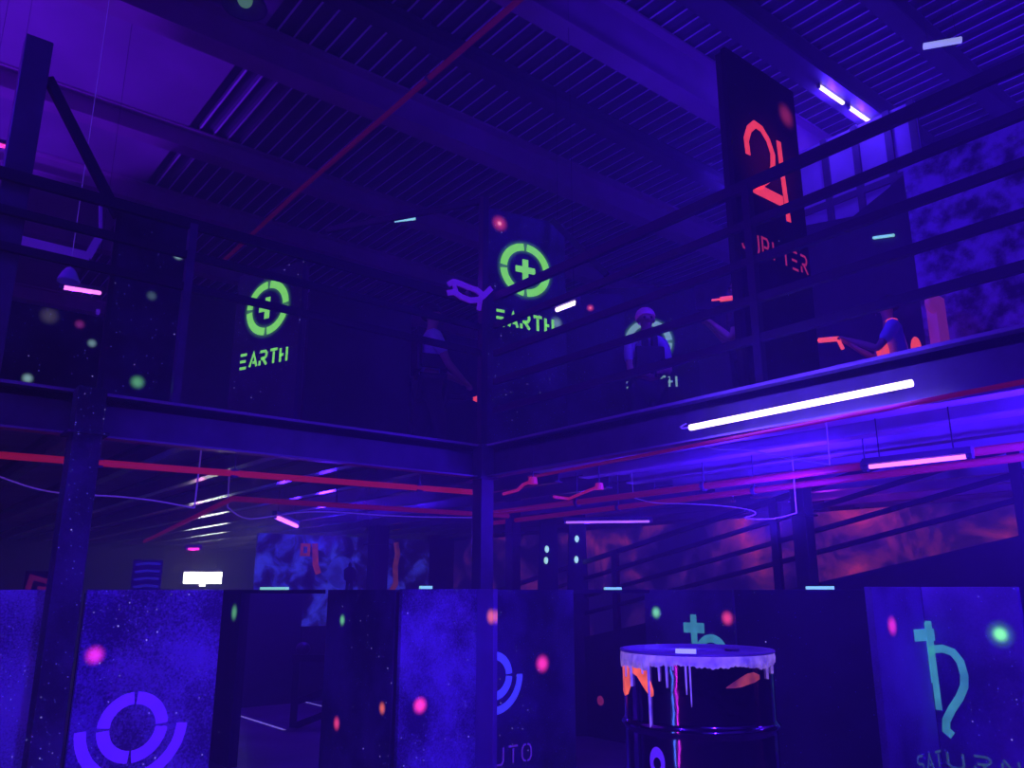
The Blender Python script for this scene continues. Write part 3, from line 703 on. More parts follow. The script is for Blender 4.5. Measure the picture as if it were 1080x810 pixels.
# red sprinkler main under the roof
xq = .765 * (H - .8); zq = RZ - .8
pipe('long dark red pipe crossing under the roof beams', [(xq, -3, zq), (xq, 9.4, zq), (xq, 12.5, zq - .1)], .03, glow('dark_red_pipe', (.25, .005, .04), .1, (.35, .03, .05)), (.5, .75), RZ - .1, group=None)
b = NB(); q = far(595, 265, 7.6)
t = thing('diagonal_strut', 'dark diagonal strut leaning from the corner EARTH board down to the railing', 'strut', (0, 0, 0))
b = NB(); bar(b, far(583, 233, 7.4), far(640, 290, 7.2), .05, .06); obj('strut_bar', b, STEEL_B, t)

# ------------------------------------------------------------------ far walls: murals
def mural_mat(name, cols, scale, dist=1.2, emit=.5, lo=.42, hi=.62, seed=0):
    m, nt, b = new_mat(name); N = nt.nodes; L = nt.links; b.inputs['Roughness'].default_value = .8
    tc = N.new('ShaderNodeTexCoord'); mp = N.new('ShaderNodeMapping'); mp.inputs['Location'].default_value = (seed, seed * 2, seed); L.new(tc.outputs['Object'], mp.inputs[0])
    n = N.new('ShaderNodeTexNoise'); n.inputs['Scale'].default_value = scale; n.inputs['Detail'].default_value = 6; n.inputs['Distortion'].default_value = dist; n.inputs['Roughness'].default_value = .6
    L.new(mp.outputs[0], n.inputs['Vector'])
    n2 = N.new('ShaderNodeTexNoise'); n2.inputs['Scale'].default_value = scale * .35; n2.inputs['Detail'].default_value = 2; L.new(mp.outputs[0], n2.inputs['Vector'])
    mm = N.new('ShaderNodeMath'); mm.operation = 'MULTIPLY_ADD'; mm.inputs[1].default_value = .7; L.new(n.outputs['Fac'], mm.inputs[0])
    sc = N.new('ShaderNodeMath'); sc.operation = 'MULTIPLY'; sc.inputs[1].default_value = .3; L.new(n2.outputs['Fac'], sc.inputs[0]); L.new(sc.outputs[0], mm.inputs[2])
    r = N.new('ShaderNodeValToRGB'); L.new(mm.outputs[0], r.inputs[0])
    els = r.color_ramp.elements; els[0].position = lo; els[0].color = (*cols[0], 1); els[1].position = hi; els[1].color = (*cols[-1], 1)
    for i, c in enumerate(cols[1:-1]): e = els.new(lo + (hi - lo) * (i + 1) / (len(cols) - 1)); e.color = (*c, 1)
    L.new(r.outputs[0], b.inputs['Base Color']); L.new(r.outputs[0], b.inputs['Emission Color']); b.inputs['Emission Strength'].default_value = emit
    return m
MUR_B = mural_mat('blue_cloud_mural', [(.004, .002, .03), (.012, .006, .1), (.03, .03, .4), (.05, .06, .62)], 3.2, .5, .5, .44, .62, 3)
MUR_R = mural_mat('red_rock_mural', [(.006, .002, .05), (.03, .006, .09), (.16, .016, .09), (.42, .03, .09)], 1.5, .5, .75, .45, .66, 5)
yW = 12.4
u0, u1 = at(268, 620, 1, yW).x, at(452, 620, 1, yW).x
t = thing('cloud_mural', 'blue cloud mural with a small dark figure on the far wall under the left deck', 'mural', (u0, yW, 0))
b = NB(); bx(b, 0, u1 - u0, 0, .05, 0, 2.36); obj('mural_face', b, MUR_B, t)
INK = mat('black_mural_paint', (.008, .006, .015), .9)
# painted halo and standing figure
b = NB(); q = at(362, 592, 1, yW)
ribbon(b, arc(q.x - u0 - .02, 1.78, .13, 0, 360, 24)[:-1], .26, y=-.0015, t=.0015, closed=True); obj('painted_halo', b, mural_mat('pale_blue_halo', [(.015, .012, .2), (.03, .035, .45)], 4, .5, .7, .4, .6, 2), t)
q = at(368, 622, 1, yW); s_ = q.x - u0; zb = 1.42; hgt = .52
b = NB()
body = [(-.05, 0), (-.075, 0), (-.06, .22), (-.1, .24), (-.115, .4), (-.06, .44), (-.03, .45), (-.035, .49), (0, .53), (.035, .49), (.03, .45), (.07, .44), (.12, .38), (.105, .22), (.06, .22), (.08, 0), (.04, 0), (.0, .19)]
f0 = [b.verts.new((s_ + px_, -.003, zb + pz_)) for px_, pz_ in body]; f1 = [b.verts.new((s_ + px_, 0, zb + pz_)) for px_, pz_ in body]
b.faces.new(f0); 
for i in range(len(body)): b.faces.new([f0[i], f0[(i + 1) % len(body)], f1[(i + 1) % len(body)], f1[i]])
obj('painted_figure', b, INK, t)
b = NB(); q = at(418, 580, 1, yW)
ribbon(b, [(q.x - u0 - .01, 2.3), (q.x - u0 + .03, 2.1), (q.x - u0 - .01, 1.9), (q.x - u0 + .01, 1.6), (q.x - u0 - .12, 1.4)], .1, y=-.003, t=.003)
obj('orange_drip', b, glow('rust_orange_paint', (.3, .05, .03), .28, blotch=.7, bscale=6), t)
b = NB(); q = at(322, 581, 1, yW)
ribbon(b, [(q.x - u0 - .06, 2.05), (q.x - u0 + .06, 2.05), (q.x - u0 + .06, 2.2), (q.x - u0 - .06, 2.2)], .05, y=-.003, t=.003, closed=True); ribbon(b, [(q.x - u0 + .16, 2.23), (q.x - u0 + .19, 1.9), (q.x - u0 + .25, 1.75)], .1, y=-.003, t=.003)
obj('red_mark', b, glow('red_mural_mark', (.5, .05, .04), .28, blotch=.6, bscale=8), t)
b = NB(); bx(b, u1 + .02, 12.5, yW + .1, yW + .2, 0, DZ - .07); struct('wall_far', b, WALL_D)
# faint blue striped panel and red mark left of the sign
p_ = far(155, 606, 11.2); t = thing('striped_panel', 'small blue striped panel left of the white sign', 'panel', (p_.x, p_.y, 0), -YAW + math.radians(22))
b = NB(); bx(b, -.17, .17, 0, .03, 0, 1.86); obj('panel_face', b, mat('dark_blue_panel', (.1, .08, .2), .5), t)
b = NB()
for i in range(5): ribbon(b, [(-.14, 1.44 + i * .09), (.0, 1.46 + i * .09), (.14, 1.45 + i * .09)], .03)
obj('stripe', b, glow('blue_stripe', (.03, .02, .4), .35), t)
p_ = far(50, 613, 9.5); t = thing('painted_plaque', 'small dull red painted plaque on the dark wall behind the far left board', 'plaque', (p_.x, p_.y, 0), -YAW + math.radians(30))
b = NB(); bx(b, -.2, .2, 0, .03, 0, 1.68); obj('plaque_post', b, BLACKB, t)
b = NB(); ribbon(b, [(-.16, 1.5), (-.14, 1.62), (.0, 1.58), (.14, 1.63), (.17, 1.52)], .05); ribbon(b, [(-.08, 1.52), (.1, 1.5)], .03); obj('red_mark', b, glow('dim_red_mark', (.2, .01, .03), .25, blotch=.6, bscale=12), t)
# red mural wall behind the ramp
xW = 8.6
t = thing('rock_mural', 'reddish rock mural on the wall behind the ramp', 'mural', (xW, 12.3, 0), -PI / 2)
b = NB(); bx(b, 0, 18, 0, .05, 0, 2.36); obj('mural_face', b, MUR_R, t)
# two leaning dark slabs with green eyes
for (u, v0, d1, d2, lab) in ((576, 585, (577, 579), (576, 591), 'left one of two leaning dark slabs with pairs of pale green dots'), (607, 580, (609, 568), (608, 590), 'right one of two leaning dark slabs with pairs of pale green dots')):
    p_ = far(u, v0, 9.2); t = thing('dotted_slab', lab, 'slab', (p_.x, p_.y, 0), -YAW)
    b = NB(); vs = [b.verts.new(q) for q in ((-.16, 0, 0), (.16, 0, 0), (.12, .06, 2.35), (-.06, .06, 2.35), (-.16, .1, 0), (.16, .1, 0), (.12, .16, 2.35), (-.06, .16, 2.35))]
    for f in ((0, 1, 2, 3), (4, 7, 6, 5), (0, 4, 5, 1), (1, 5, 6, 2), (2, 6, 7, 3), (3, 7, 4, 0)): b.faces.new([vs[i] for i in f])
    obj('slab_face', b, BLACKB, t)
    for dd in (d1, d2):
        zz = far(*dd, 9.2).z; b = NB(); bmesh.ops.create_uvsphere(b, u_segments=12, v_segments=8, radius=.03, matrix=Matrix.Translation(((dd[0] - u) * 9.2 / 877, -.004 + .06 * zz / 2.35, zz)) @ Matrix.Diagonal((.8, .5, 1.3, 1)))
        obj('glow_dot', b, glow('pale_green_dot', (.45, .9, .6), .9), t, True)

# ------------------------------------------------------------------ ramp with railing
xR = 6.4
def rz_(y): return max(.0, 1.09 + (6.18 - y) * .197)
t = thing('ramp', 'black boarded ramp with dark sloping railing rising in front of the red rock mural', 'ramp', (xR, 0, 0))
ys = [11.6, 9, 6.5, 4, 1.5, -1.4]
b = NB()
L0 = [[b.verts.new((dx, y, 0)) for y in ys] for dx in (0, 1.2)]; L1 = [[b.verts.new((dx, y, rz_(y) + .002)) for y in ys] for dx in (0, 1.2)]
for i in range(len(ys) - 1):
    b.faces.new([L0[0][i], L0[0][i + 1], L1[0][i + 1], L1[0][i]]); b.faces.new([L0[1][i], L1[1][i], L1[1][i + 1], L0[1][i + 1]]); b.faces.new([L1[0][i], L1[0][i + 1], L1[1][i + 1], L1[1][i]]); b.faces.new([L0[0][i], L0[1][i], L0[1][i + 1], L0[0][i + 1]])
b.faces.new([L0[0][0], L1[0][0], L1[1][0], L0[1][0]]); b.faces.new([L0[0][-1], L0[1][-1], L1[1][-1], L1[0][-1]])
obj('ramp_body', b, BLACKB, t)
for k, dz in enumerate((.8, .62, .43, .25)):
    b = NB(); bar(b, (.03, 10.5, rz_(10.5) + dz), (.03, .6, rz_(.6) + dz), .03, .05 if k == 0 else .04); obj('rail', b, STEEL_B, t)
for y in (10.3, 8.2, 6.18, 4.2, 2.2, .8):
    b = NB(); bx(b, .005, .055, y - .035, y + .035, rz_(y) - .1, rz_(y) + .82); obj('post', b, STEEL_B, t)
k = at(633, 739, 0, xR - .004)
b = NB(); bmesh.ops.create_cone(b, cap_ends=True, segments=16, radius1=.05, radius2=.03, depth=.006, matrix=Matrix.Translation((-.003, k.y, k.z)) @ Matrix.Rotation(-PI / 2, 4, 'Y')); obj('red_dot', b, glow('faint_red_dot', (.3, .02, .1), .5), t)

# ------------------------------------------------------------------ gap: floor lines and trestle
def floor_line(a, b_, w, label):
    A = at(*a, 2, 0); B = at(*b_, 2, 0); b = NB(); bar(b, Vector((A.x, A.y, .002)), Vector((B.x, B.y, .002)), w, .003); tag(obj('floor_line', b, WHITEP), label, 'line')
floor_line((240, 751), (300, 770), .035, 'nearer white line painted on the floor in the dark gap')
floor_line((292, 733), (352, 748), .03, 'farther white line painted on the floor in the dark gap')
p_ = at(309, 767, 2, 0); t = thing('trestle', 'black trestle barricade with slanting bars standing on the floor in the dark gap', 'barricade', (p_.x, p_.y, 0), -YAW)
s_ = 10.2 / 877
b = NB(); bx(b, -.035, .035, -.03, .03, 0, .75); obj('leg', b, STEEL_B, t)
b = NB(); bx(b, .5, .57, -.03, .03, 0, .75); obj('leg', b, STEEL_B, t)
b = NB(); bar(b, (.03, -.03, .27), (.52, -.03, .45), .04, .07); obj('slanting_bar', b, STEEL_B, t)
b = NB(); bar(b, (.03, -.035, .02), (.52, -.035, .2), .04, .07); obj('slanting_bar', b, STEEL_B, t)
b = NB(); bx(b, -.05, .6, -.03, .03, .7, .78); obj('top_bar', b, STEEL_B, t)
b = NB(); bmesh.ops.create_uvsphere(b, u_segments=20, v_segments=12, radius=.085, matrix=Matrix.Translation((.06, 0, .84)) @ Matrix.Diagonal((1, .8, .9, 1))); obj('pad', b, STEEL, t, True)
A = at(250, 640, 1, 11.0); B = at(319, 640, 1, 11.0); D_ = at(352, 640, 1, 11.0)
board('black_board', 'black board across the back of the dark gap, in front of the cloud mural', (A.x, 11.0), 0, B.x - A.x, 1.5, BLACKB)
board('black_board', 'low black board at the back of the dark gap below the mural', (B.x + .01, 11.0), 0, D_.x - B.x, 1.0, BLACKB)

# ------------------------------------------------------------------ the drum
DC = far(734, 684, 3.38); rD = .29; zT_ = DC.z
t = thing('oil_drum', 'glossy dark oil drum with violet paint dripping from its rim, on a low black plinth', 'drum', (DC.x, DC.y, zT_ - .88), math.atan2(-DC.y, -DC.x))
m, nt, bs = new_mat('glossy_black_drum'); bs.inputs['Base Color'].default_value = (.2, .13, .2, 1); bs.inputs['Roughness'].default_value = .1; bs.inputs['Metallic'].default_value = 1.0
n_ = nt.nodes.new('ShaderNodeTexNoise'); n_.inputs['Scale'].default_value = 9; n_.inputs['Detail'].default_value = 2; tc = nt.nodes.new('ShaderNodeTexCoord'); bp = nt.nodes.new('ShaderNodeBump'); bp.inputs['Strength'].default_value = .12; bp.inputs['Distance'].default_value = .02
nt.links.new(tc.outputs['Object'], n_.inputs['Vector']); nt.links.new(n_.outputs['Fac'], bp.inputs['Height']); nt.links.new(bp.outputs[0], bs.inputs['Normal'])
DRUM = m
b = NB(); pr = [(rD - .02, 0), (rD, .0), (rD, .02), (rD - .006, .03)]
for zc in (.29, .615): pr += [(rD - .006, zc - .05), (rD - .006, zc - .026), (rD - .006, zc - .02), (rD - .002, zc - .012), (rD + .008, zc), (rD - .002, zc + .012), (rD - .006, zc + .02), (rD - .006, zc + .026), (rD - .006, zc + .05)]
pr += [(rD - .006, .8), (rD - .006, .86)]
lathe(b, pr, 72); obj('shell', b, DRUM, t, True)
VP = glow('violet_drip_paint', (.1, .03, .6), .1, (.22, .12, .4), .35, blotch=.5, bscale=10)
VP2 = glow('pale_violet_drip_paint', (.3, .16, .6), .5, (.6, .5, .8), .4, blotch=.6, bscale=25)
b = NB(); lathe(b, [(0, .866), (rD - .02, .866), (rD - .012, .88), (rD + .004, .88), (rD + .005, .873), (rD - .002, .868)], 72); obj('lid', b, VP, t, True)
b = NB(); bmesh.ops.create_cone(b, cap_ends=True, segments=20, radius1=.03, radius2=.028, depth=.014, matrix=Matrix.Translation((-.1, .14, .868))); obj('bung', b, STEEL, t)
b = NB(); bar(b, (.17, -.075, .878), (.17, .0, .878), .03, .022); obj('glow_strip', b, STRIP_W, t)
# dripping band: irregular lower edge with drips, local +x faces the camera
random.seed(3)
b = NB(); n = 1300; rows = []
drips = {}
for ang, ln in ((-72, .03), (-66, .09), (-60, .055), (-57, .12), (-52, .05), (-43, .07), (-37, .25), (-28, .09), (-22, .11), (-17, .05), (-8, .13), (-5, .17), (40, .03), (52, .05), (60, .085), (70, .07), (-80, .06)):
    drips[ang] = ln
for i in range(n + 1):
    a_ = -100 + 200 * i / n
    base = .036 + .004 * math.sin(a_ * .13) + .002 * math.sin(a_ * .61 + 1) + .0015 * math.sin(a_ * 1.7 + 2) + .0015 * random.random() + (.014 if -90 < a_ < -38 else 0) + (.006 if 35 < a_ < 60 else 0)
    for d0, ln in drips.items():
        u = abs(a_ - d0)
        wd = .55 if ln > .1 else .4
        if u < wd: base = max(base, ln * (1 - (u / wd) ** 8))
    ar = math.radians(a_)
    rows.append([b.verts.new(((rD + e_) * math.cos(ar), (rD + e_) * math.sin(ar), z_)) for e_, z_ in ((.001, .874), (.004, .872 - base * .5), (.0025, .872 - base), (-.006, .872 - base))])
for r0, r1 in zip(rows, rows[1:]):
    for k in range(3): b.faces.new([r0[k], r1[k], r1[k + 1], r0[k + 1]])
obj('paint_drip', b, VP2, t, True)
ORG = glow('glowing_orange', (1.0, .13, .04), .7, blotch=.55, bscale=16)  # orange patches with their own emission on the shell
def patch(name, poly, m, e_=.0022, N_=18):
    """curved patch: poly = [(angle, z_low, z_high)]"""
    b = NB(); rows = []
    for a_, z0, z1 in poly:
        ar = math.radians(a_); c_, s_ = math.cos(ar), math.sin(ar)
        rows.append([b.verts.new((rr * c_, rr * s_, zz)) for rr, zz in ((rD - .006 + e_, z1), (rD - .006 + e_, z0), (rD - .008, z0), (rD - .008, z1))])
    for r0, r1 in zip(rows, rows[1:]):
        for k in range(4): b.faces.new([r0[k], r1[k], r1[(k + 1) % 4], r0[(k + 1) % 4]])
    b.faces.new(rows[0]); b.faces.new(rows[-1][::-1]); return obj(name, b, m, t)
patch('orange_patch', [(-84, .72, .83), (-74, .71, .835), (-66, .72, .835), (-60, .755, .835)], ORG)
patch('orange_patch', [(-56, .80, .835), (-50, .79, .835), (-44, .76, .835), (-40, .74, .82), (-36, .725, .775), (-34, .73, .75)], ORG)
ORG2 = glow('dull_orange', (.6, .07, .04), .38, (.3, .1, .05), blotch=.8, bscale=14)
patch('orange_patch', [(20, .765, .768), (26, .765, .785), (32, .768, .8), (38, .775, .812), (44, .78, .815), (50, .79, .805)], ORG2)
# skull-like ring emblem painted low on the shell
b = NB()
ar = math.radians(22)
for k in range(24):
    pass
pts = [(-33 + 6.5 * math.cos(2 * PI * i / 28), .51 + .05 * math.sin(2 * PI * i / 28)) for i in range(28)]
inner = [(-33 + 3.2 * math.cos(2 * PI * i / 28), .505 + .02 * math.sin(2 * PI * i / 28)) for i in range(28)]
def cy(a_, z_, e_=.002): r_ = math.radians(a_); return ((rD - .006 + e_) * math.cos(r_), (rD - .006 + e_) * math.sin(r_), z_)
vo = [b.verts.new(cy(*q)) for q in pts]; vi = [b.verts.new(cy(*q)) for q in inner]
for i in range(28): b.faces.new([vo[i], vo[(i + 1) % 28], vi[(i + 1) % 28], vi[i]])
obj('emblem', b, VIOLET_D, t)
_ba = math.atan2(-DC.y, -DC.x)
for da, m_, lab in ((-37, glow('blue_tube_glass', (.06, .24, 1.0), 22.0), 'upright blue tube light on a stand left of the viewer'), (-31.5, glow('magenta_tube_glass', (.75, .03, 1.0), 18.0), 'upright magenta tube light on a stand left of the viewer')):
    a_ = _ba + math.radians(da); p_ = Vector((DC.x + 3.6 * math.cos(a_), DC.y + 3.6 * math.sin(a_), 0))
    st = thing('standing_tube_light', lab, 'tube light', p_)
    b = NB(); tube(b, [(0, 0, .12), (0, 0, 1.6)], .022, 14); obj('tube', b, m_, st, True)
    b = NB(); tube(b, [(0, 0, .02), (0, 0, .13)], .03, 10); obj('stem', b, STEEL_B, st)
    b = NB(); bmesh.ops.create_cone(b, cap_ends=True, segments=24, radius1=.14, radius2=.13, depth=.03, matrix=Matrix.Translation((0, 0, .015))); obj('base', b, STEEL_B, st)
PL = mat('black_plinth_board', (.02, .018, .025), .6)
t = thing('plinth', 'low black plinth under the drum', 'plinth', (DC.x, DC.y, 0), math.atan2(-DC.y, -DC.x))
b = NB(); bx(b, -.36, .36, -.36, .36, 0, zT_ - .88 - .04); obj('plinth_body', b, PL, t, bevel=.01)
b = NB(); bx(b, -.38, .38, -.38, .38, zT_ - .92, zT_ - .88); obj('plinth_top', b, PL, t, bevel=.006)

# ------------------------------------------------------------------ people
SKIN = mat('skin', (.5, .26, .22), .5)
HAIR = mat('dark_hair', (.015, .012, .015), .6)
CLOTH_D = mat('dark_cloth', (.03, .03, .05), .8)
CLOTH_W = mat('pale_shirt', (.55, .5, .7), .8)
VEST = mat('black_vest', (.02, .02, .03), .5)
PAD = glow('red_vest_pad', (1.0, .07, .06), .85)
GUNR = glow('red_gun_shell', (1.0, .08, .07), .9)
GUND = mat('dark_gun_body', (.03, .03, .05), .4)

def skinned(name, V, E_, m, parent, root, sub=1):
    me = bpy.data.meshes.new(name); bm = bmesh.new(); lay = bm.verts.layers.skin.verify(); ix = {}
    for k, (p, r) in V.items():
        v = bm.verts.new(p); v[lay].radius = (r, r) if not isinstance(r, tuple) else r; ix[k] = v
        v[lay].use_root = (k == root)
    for a_, b_ in E_: bm.edges.new((ix[a_], ix[b_]))
    bm.to_mesh(me); bm.free(); me.materials.append(m)
    o = bpy.data.objects.new(name, me); C.objects.link(o); o.parent = parent
    s = o.modifiers.new('skin', 'SKIN'); s.use_smooth_shade = True; s.branch_smoothing = .4
    q = o.modifiers.new('sub', 'SUBSURF'); q.levels = sub; q.render_levels = sub
    return o

def person(label, P, facing, handL, handR, top=CLOTH_D, vest=True, pads=True, step=.12, lean=0.0, hairm=HAIR, z=DZ, scale=1.0, pads_where=()):
    """facing: bearing the person looks to; hands in the person's frame (x right, y ahead, z up)"""
    d = dirto(facing); ang = math.atan2(d.y, d.x) - PI / 2
    t = thing('person', label, 'person', (P.x, P.y, z), ang); t.scale = (scale,) * 3
    ly = lean
    V = {'pel': ((0, 0, .95), .125), 'sp': ((0, ly * .3, 1.12), .115), 'ch': ((0, ly * .7, 1.32), (.15, .12)), 'nk0': ((0, ly, 1.44), .07), 'nk': ((0, ly + .015, 1.51), .052), 'hd0': ((0, ly + .035, 1.575), .072), 'hd1': ((0, ly + .025, 1.655), .096), 'hd2': ((0, ly + .02, 1.715), .07), 'nose': ((0, ly + .14, 1.62), .014), 'earL': ((-.1, ly + .01, 1.63), .016), 'earR': ((.1, ly + .01, 1.63), .016), 'jaw': ((0, ly + .08, 1.56), .045)}
    Ed = [('pel', 'sp'), ('sp', 'ch'), ('ch', 'nk0'), ('nk0', 'nk'), ('nk', 'hd0'), ('hd0', 'hd1'), ('hd1', 'hd2'), ('hd1', 'nose'), ('hd1', 'earL'), ('hd1', 'earR'), ('hd0', 'jaw')]
    sl = {}
    for s_, hand, nm in ((-1, handL, 'L'), (1, handR, 'R')):
        sh = Vector((.185 * s_, ly * .9, 1.4)); hd = Vector(hand); v = hd - sh; Ln = min(v.length, .54); mid = sh + v * .5
        drop = math.sqrt(max(.0, .28 ** 2 - (Ln / 2) ** 2)); el = mid + Vector((.05 * s_, -.02, -drop))
        wr = hd; pd = (wr - el).normalized(); pm = wr + pd * .07
        V['s' + nm] = (sh, .062); V['e' + nm] = (el, .042); V['f' + nm] = (el.lerp(wr, .4), .041); V['w' + nm] = (wr, .027); V['p' + nm] = (pm, .034)
        Ed += [('nk0', 's' + nm), ('s' + nm, 'e' + nm), ('e' + nm, 'f' + nm), ('f' + nm, 'w' + nm), ('w' + nm, 'p' + nm)]
        side = pd.cross(Vector((0, 0, 1))).normalized(); dn = pd.cross(side).normalized()
        if dn.z > 0: dn = -dn
        for i, (off, ln) in enumerate(((-.03, .055), (-.01, .07), (.01, .075), (.03, .068))):
            a0 = pm + side * off + pd * .03; a1 = a0 + pd * ln * .5; a2 = a1 + pd * ln * .25 + dn * ln * .4
            for j, (q, r) in enumerate(((a0, .0095), (a1, .009), (a2, .008))): V['g%s%d%d' % (nm, i, j)] = (q, r)
            Ed += [('p' + nm, 'g%s%d0' % (nm, i)), ('g%s%d0' % (nm, i), 'g%s%d1' % (nm, i)), ('g%s%d1' % (nm, i), 'g%s%d2' % (nm, i))]
        a0 = wr + pd * .03 - side * .035 * s_; a1 = a0 + pd * .04 - side * .02 * s_ + dn * .02
        V['t%s0' % nm] = (a0, .011); V['t%s1' % nm] = (a1, .009); Ed += [('p' + nm, 't%s0' % nm), ('t%s0' % nm, 't%s1' % nm)]
        V['h' + nm] = ((.095 * s_, 0, .88), .09); V['k' + nm] = ((.12 * s_, step * s_ * .5 + .03, .49), .06); V['c' + nm] = ((.125 * s_, step * s_ * .8 - .01, .33), .055); V['a' + nm] = ((.13 * s_, step * s_, .09), .038); V['o' + nm] = ((.145 * s_, step * s_ + .15, .035), .035)
        Ed += [('pel', 'h' + nm), ('h' + nm, 'k' + nm), ('k' + nm, 'c' + nm), ('c' + nm, 'a' + nm), ('a' + nm, 'o' + nm)]
        sl[nm] = (sh, sh.lerp(el, .75))
    skinned('body', V, Ed, SKIN, t, 'pel')
    W = {k: (V[k][0], tuple(q + .018 for q in (V[k][1] if isinstance(V[k][1], tuple) else (V[k][1],) * 2))) for k in ('pel', 'sp', 'ch', 'nk0')}
    W['nk0'] = (V['nk0'][0], .085); We = [('pel', 'sp'), ('sp', 'ch'), ('ch', 'nk0')]
    for nm in 'LR': W['s' + nm] = (sl[nm][0], .078); W['m' + nm] = (sl[nm][1], .062); We += [('nk0', 's' + nm), ('s' + nm, 'm' + nm)]
    skinned('shirt', W, We, top, t, 'pel')
    T = {'pel': ((0, 0, .93), .142)}; Te = []
    for nm in 'LR':
        for k, r in (('h', .108), ('k', .078), ('c', .07), ('a', .06)): T[k + nm] = (V[k + nm][0], r)
        Te += [('pel', 'h' + nm), ('h' + nm, 'k' + nm), ('k' + nm, 'c' + nm), ('c' + nm, 'a' + nm)]
    skinned('trousers', T, Te, CLOTH_D, t, 'pel')
    b = NB(); bmesh.ops.create_uvsphere(b, u_segments=20, v_segments=14, radius=.108, matrix=Matrix.Translation((0, ly - .002, 1.685)) @ Matrix.Diagonal((.98, 1.06, .95, 1)))
    bmesh.ops.delete(b, geom=[v for v in b.verts if v.co.z < 1.665 and v.co.y > ly - .0 or v.co.z < 1.6], context='VERTS'); obj('hair', b, hairm, t, True)
    for s_ in (-1, 1):
        b = NB(); bmesh.ops.create_uvsphere(b, u_segments=10, v_segments=8, radius=.014, matrix=Matrix.Translation((.035 * s_, ly + .108, 1.645))); obj('eye', b, HAIR, t, True)
    b = NB(); bar(b, (-.025, ly + .128, 1.575), (.025, ly + .128, 1.575), .006, .008); obj('mouth', b, RED_D if False else SKIN, t)
    if vest:
        b = NB()
        for s_ in (-1, 1):
            bx(b, .05 * s_ - .035, .05 * s_ + .035, ly + .1, ly + .16, 1.3, 1.44)
        bx(b, -.15, .15, ly * .6 + .1, ly * .6 + .16, 1.02, 1.32); bx(b, -.15, .15, ly * .6 - .17, ly * .6 - .11, 1.02, 1.42)
        bx(b, -.18, -.13, ly * .6 - .13, ly * .6 + .13, 1.05, 1.2); bx(b, .13, .18, ly * .6 - .13, ly * .6 + .13, 1.05, 1.2)
        obj('vest', b, VEST, t, bevel=.02)
    for (px_, py_, pz_, w_, h_) in pads_where:
        b = NB(); bmesh.ops.create_uvsphere(b, u_segments=14, v_segments=10, radius=1, matrix=Matrix.Translation((px_, py_, pz_)) @ Matrix.Diagonal((w_, w_, h_, 1))); obj('vest_pad', b, PAD, t, True)
    return t, ang

def gun(label, t, ang, loc, aim=0.0, m=GUNR, name='laser_gun', at_=None):
    M = Matrix.Translation(t.location) @ Matrix.Rotation(ang, 4, 'Z'); p = at_ or M @ Vector(loc)
    g = thing(name, label, 'toy gun', p, ang + aim); g.scale = (.8, .8, .8)
    b = NB(); bx(b, -.022, .022, -.06, .2, .0, .055); bx(b, -.016, .016, .2, .3, .018, .04); obj('shell', b, m, g, bevel=.008)
    b = NB(); bar(b, (0, -.03, .01), (0, -.07, -.11), .03, .042); obj('grip', b, m, g, bevel=.006)
    b = NB(); bx(b, -.012, .012, .02, .12, .055, .085); obj('sight', b, GUND, g, bevel=.004)
    b = NB(); bx(b, -.006, .006, .0, .05, -.035, -.028); bx(b, -.006, .006, .045, .05, -.03, .0); obj('trigger_guard', b, GUND, g)
    return g
    return g
# player at the right aiming left
P = far(943, 345, 8.2)
t, a_ = person('player in blue shirt with red vest pads aiming a red gun on the right mezzanine', P, -72, (-.12, .42, 1.28), (.06, .4, 1.27), mat('pale_blue_shirt', (.45, .5, .95), .8), False, True, lean=.03, scale=.93,
              pads_where=((-.13, .15, 1.14, .06, .13), (.06, -.19, 1.2, .05, .12), (-.1, .03, 1.46, .06, .03)))
gun('red toy gun held out by the player at the right', t, a_, (-.02, .53, 1.23))
# player in the middle facing out
P = far(681, 345, 8.2)
t, a_ = person('player with violet-lit hair standing in front of the pale green ring board', P, 175, (-.1, .26, 1.02), (.12, .24, 1.0), CLOTH_W, True, True, step=.1, hairm=glow('violet_lit_hair', (.12, .01, .4), .3, (.5, .15, .5)))  # violet light on the hair is put in as emission
gun('dark toy gun held low by the standing player before the pale ring', t, a_, (.0, .34, 1.04), .0, GUND)
# player at the inner corner facing right
P = far(454, 345, 8.0)
t, a_ = person('player in pale shirt beside the corner post holding a toy gun at waist height', P, 70, (-.08, .34, 1.0), (.1, .32, .98), CLOTH_W, True, True)
g_ = gun('dark toy gun with a glowing muzzle held by the player at the corner post', t, a_, (.0, .42, 1.02), .0, GUND, at_=far(475, 421, 7.7))
b = NB(); bmesh.ops.create_cone(b, cap_ends=True, segments=14, radius1=.05, radius2=.02, depth=.08, matrix=Matrix.Translation((0, .33, .03)) @ Matrix.Rotation(PI / 2, 4, 'X')); obj('muzzle', b, PAD, g_)
# player half hidden behind the Jupiter board
P = far(783, 300, 8.0)
t, a_ = person('player half hidden behind the JUPITER board holding a red toy gun', P, -70, (-.1, .27, 1.3), (.08, .26, 1.28), CLOTH_D, True, True, z=DZ, scale=1.12)
gun('red toy gun poking out left of the JUPITER board', t, a_, (-.02, .2, 1.62), at_=far(777, 316, 7.75))

# ------------------------------------------------------------------ light
w = bpy.data.worlds.new('world'); bpy.context.scene.world = w; w.use_nodes = True
w.node_tree.nodes['Background'].inputs[0].default_value = (.035, .004, 1.0, 1); w.node_tree.nodes['Background'].inputs[1].default_value = 0
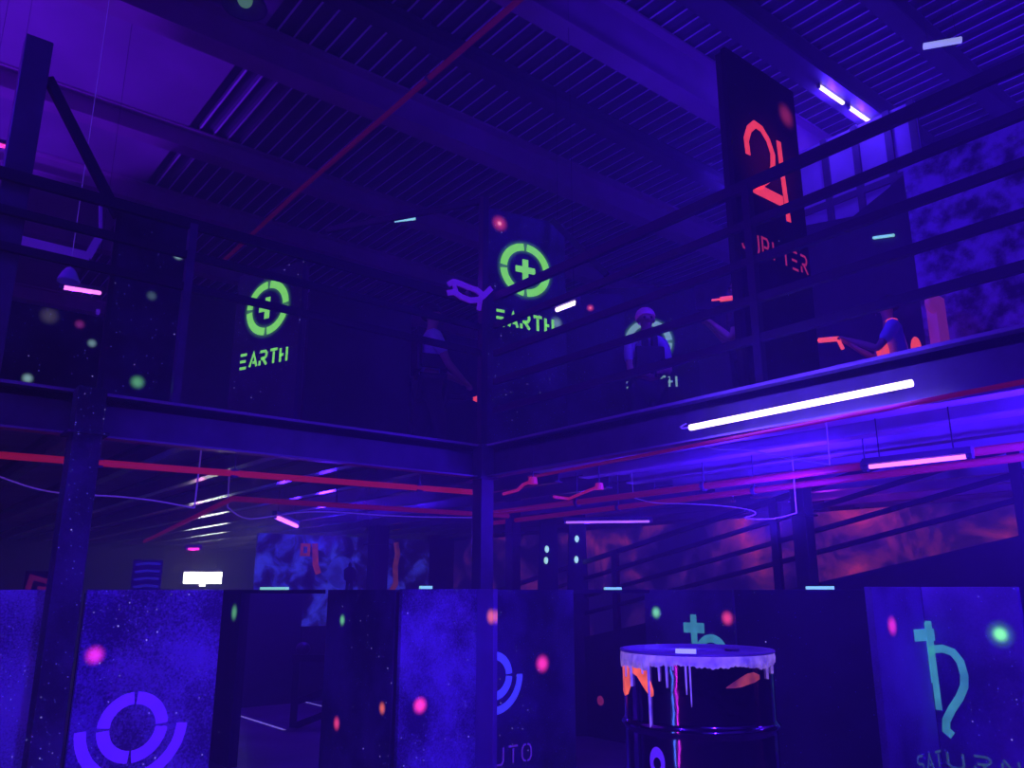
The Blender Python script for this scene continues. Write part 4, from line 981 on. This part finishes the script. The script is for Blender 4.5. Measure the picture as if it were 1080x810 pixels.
# lamps without fixtures: hall floods, washes and added fills
lamp('arena_flood', 'SPOT', (.4, -1.6, 2.3), 1000, UV, target=(2.25, 5.3, .55), spot_size=math.radians(38), spot_blend=.45, shadow_soft_size=.15)
lamp('roof_flood_left', 'SPOT', (-6.0, 9.5, 3.4), 6200, UVV, target=(-4.46, 9.5, RZ), spot_size=math.radians(92), spot_blend=.03, shadow_soft_size=.1)
lamp('roof_flood_right', 'POINT', (10.2, 1.2, 5.3), 260, UV, shadow_soft_size=.15)
lamp('roof_fill_front', 'POINT', (-3.0, 1.5, 6.7), 480, UV, shadow_soft_size=.15)  # unseen light added to brighten the rib flanks of the roof
lamp('under_deck_fill', 'SPOT', (4.45, .6, 1.75), 700, UV, target=(4.9, 1.2, 2.6), spot_size=math.radians(130), spot_blend=.6, shadow_soft_size=.12)  # unseen upward spot added to brighten the deck underside
lamp('under_deck_fill', 'SPOT', (4.7, 3.0, 1.85), 260, UV, target=(4.9, 3.6, 2.6), spot_size=math.radians(140), spot_blend=.6, shadow_soft_size=.12)  # second added spot, for the middle of the deck underside
lamp('under_deck_right', 'POINT', (4.5, .2, 1.9), 35, UV, shadow_soft_size=.12)
lamp('mural_wash', 'POINT', (4.6, 9.4, 2.15), 60, UV, shadow_soft_size=.1)
lamp('ramp_wash', 'POINT', (7.9, 4.5, 2.2), 8, (.3, .01, .6), shadow_soft_size=.1)
lamp('corner_fill', 'POINT', (3.3, 5.9, 4.3), 5, UVV, shadow_soft_size=.08)
lamp('mezzanine_fill_right', 'POINT', (5.9, 4.0, 5.2), 100, UV, shadow_soft_size=.15)  # unseen light added for the players and the glow in the haze

# thin artificial haze in the whole hall
nt = w.node_tree; vs_ = nt.nodes.new('ShaderNodeVolumeScatter'); vs_.inputs['Density'].default_value = .026; vs_.inputs['Anisotropy'].default_value = 0; vs_.inputs['Color'].default_value = (.9, .9, 1, 1)
nt.links.new(vs_.outputs[0], nt.nodes['World Output'].inputs['Volume'])
lamp('ambient_fill', 'AREA', (2.0, -6.0, 4.2), 190, (.05, .006, 1.0), target=(3.0, 3.0, 3.2), shape='RECTANGLE', size=16, size_y=5)  # large unseen area light added as ambient fill from behind the camera

sc = bpy.context.scene
sc.view_settings.view_transform = 'Standard'; sc.view_settings.look = 'None'; sc.view_settings.gamma = 1; sc.view_settings.use_curve_mapping = False
sc.view_settings.exposure = 0.0
sc.cycles.use_denoising = True
sc.cycles.max_bounces = 6; sc.cycles.diffuse_bounces = 3; sc.cycles.volume_bounces = 0
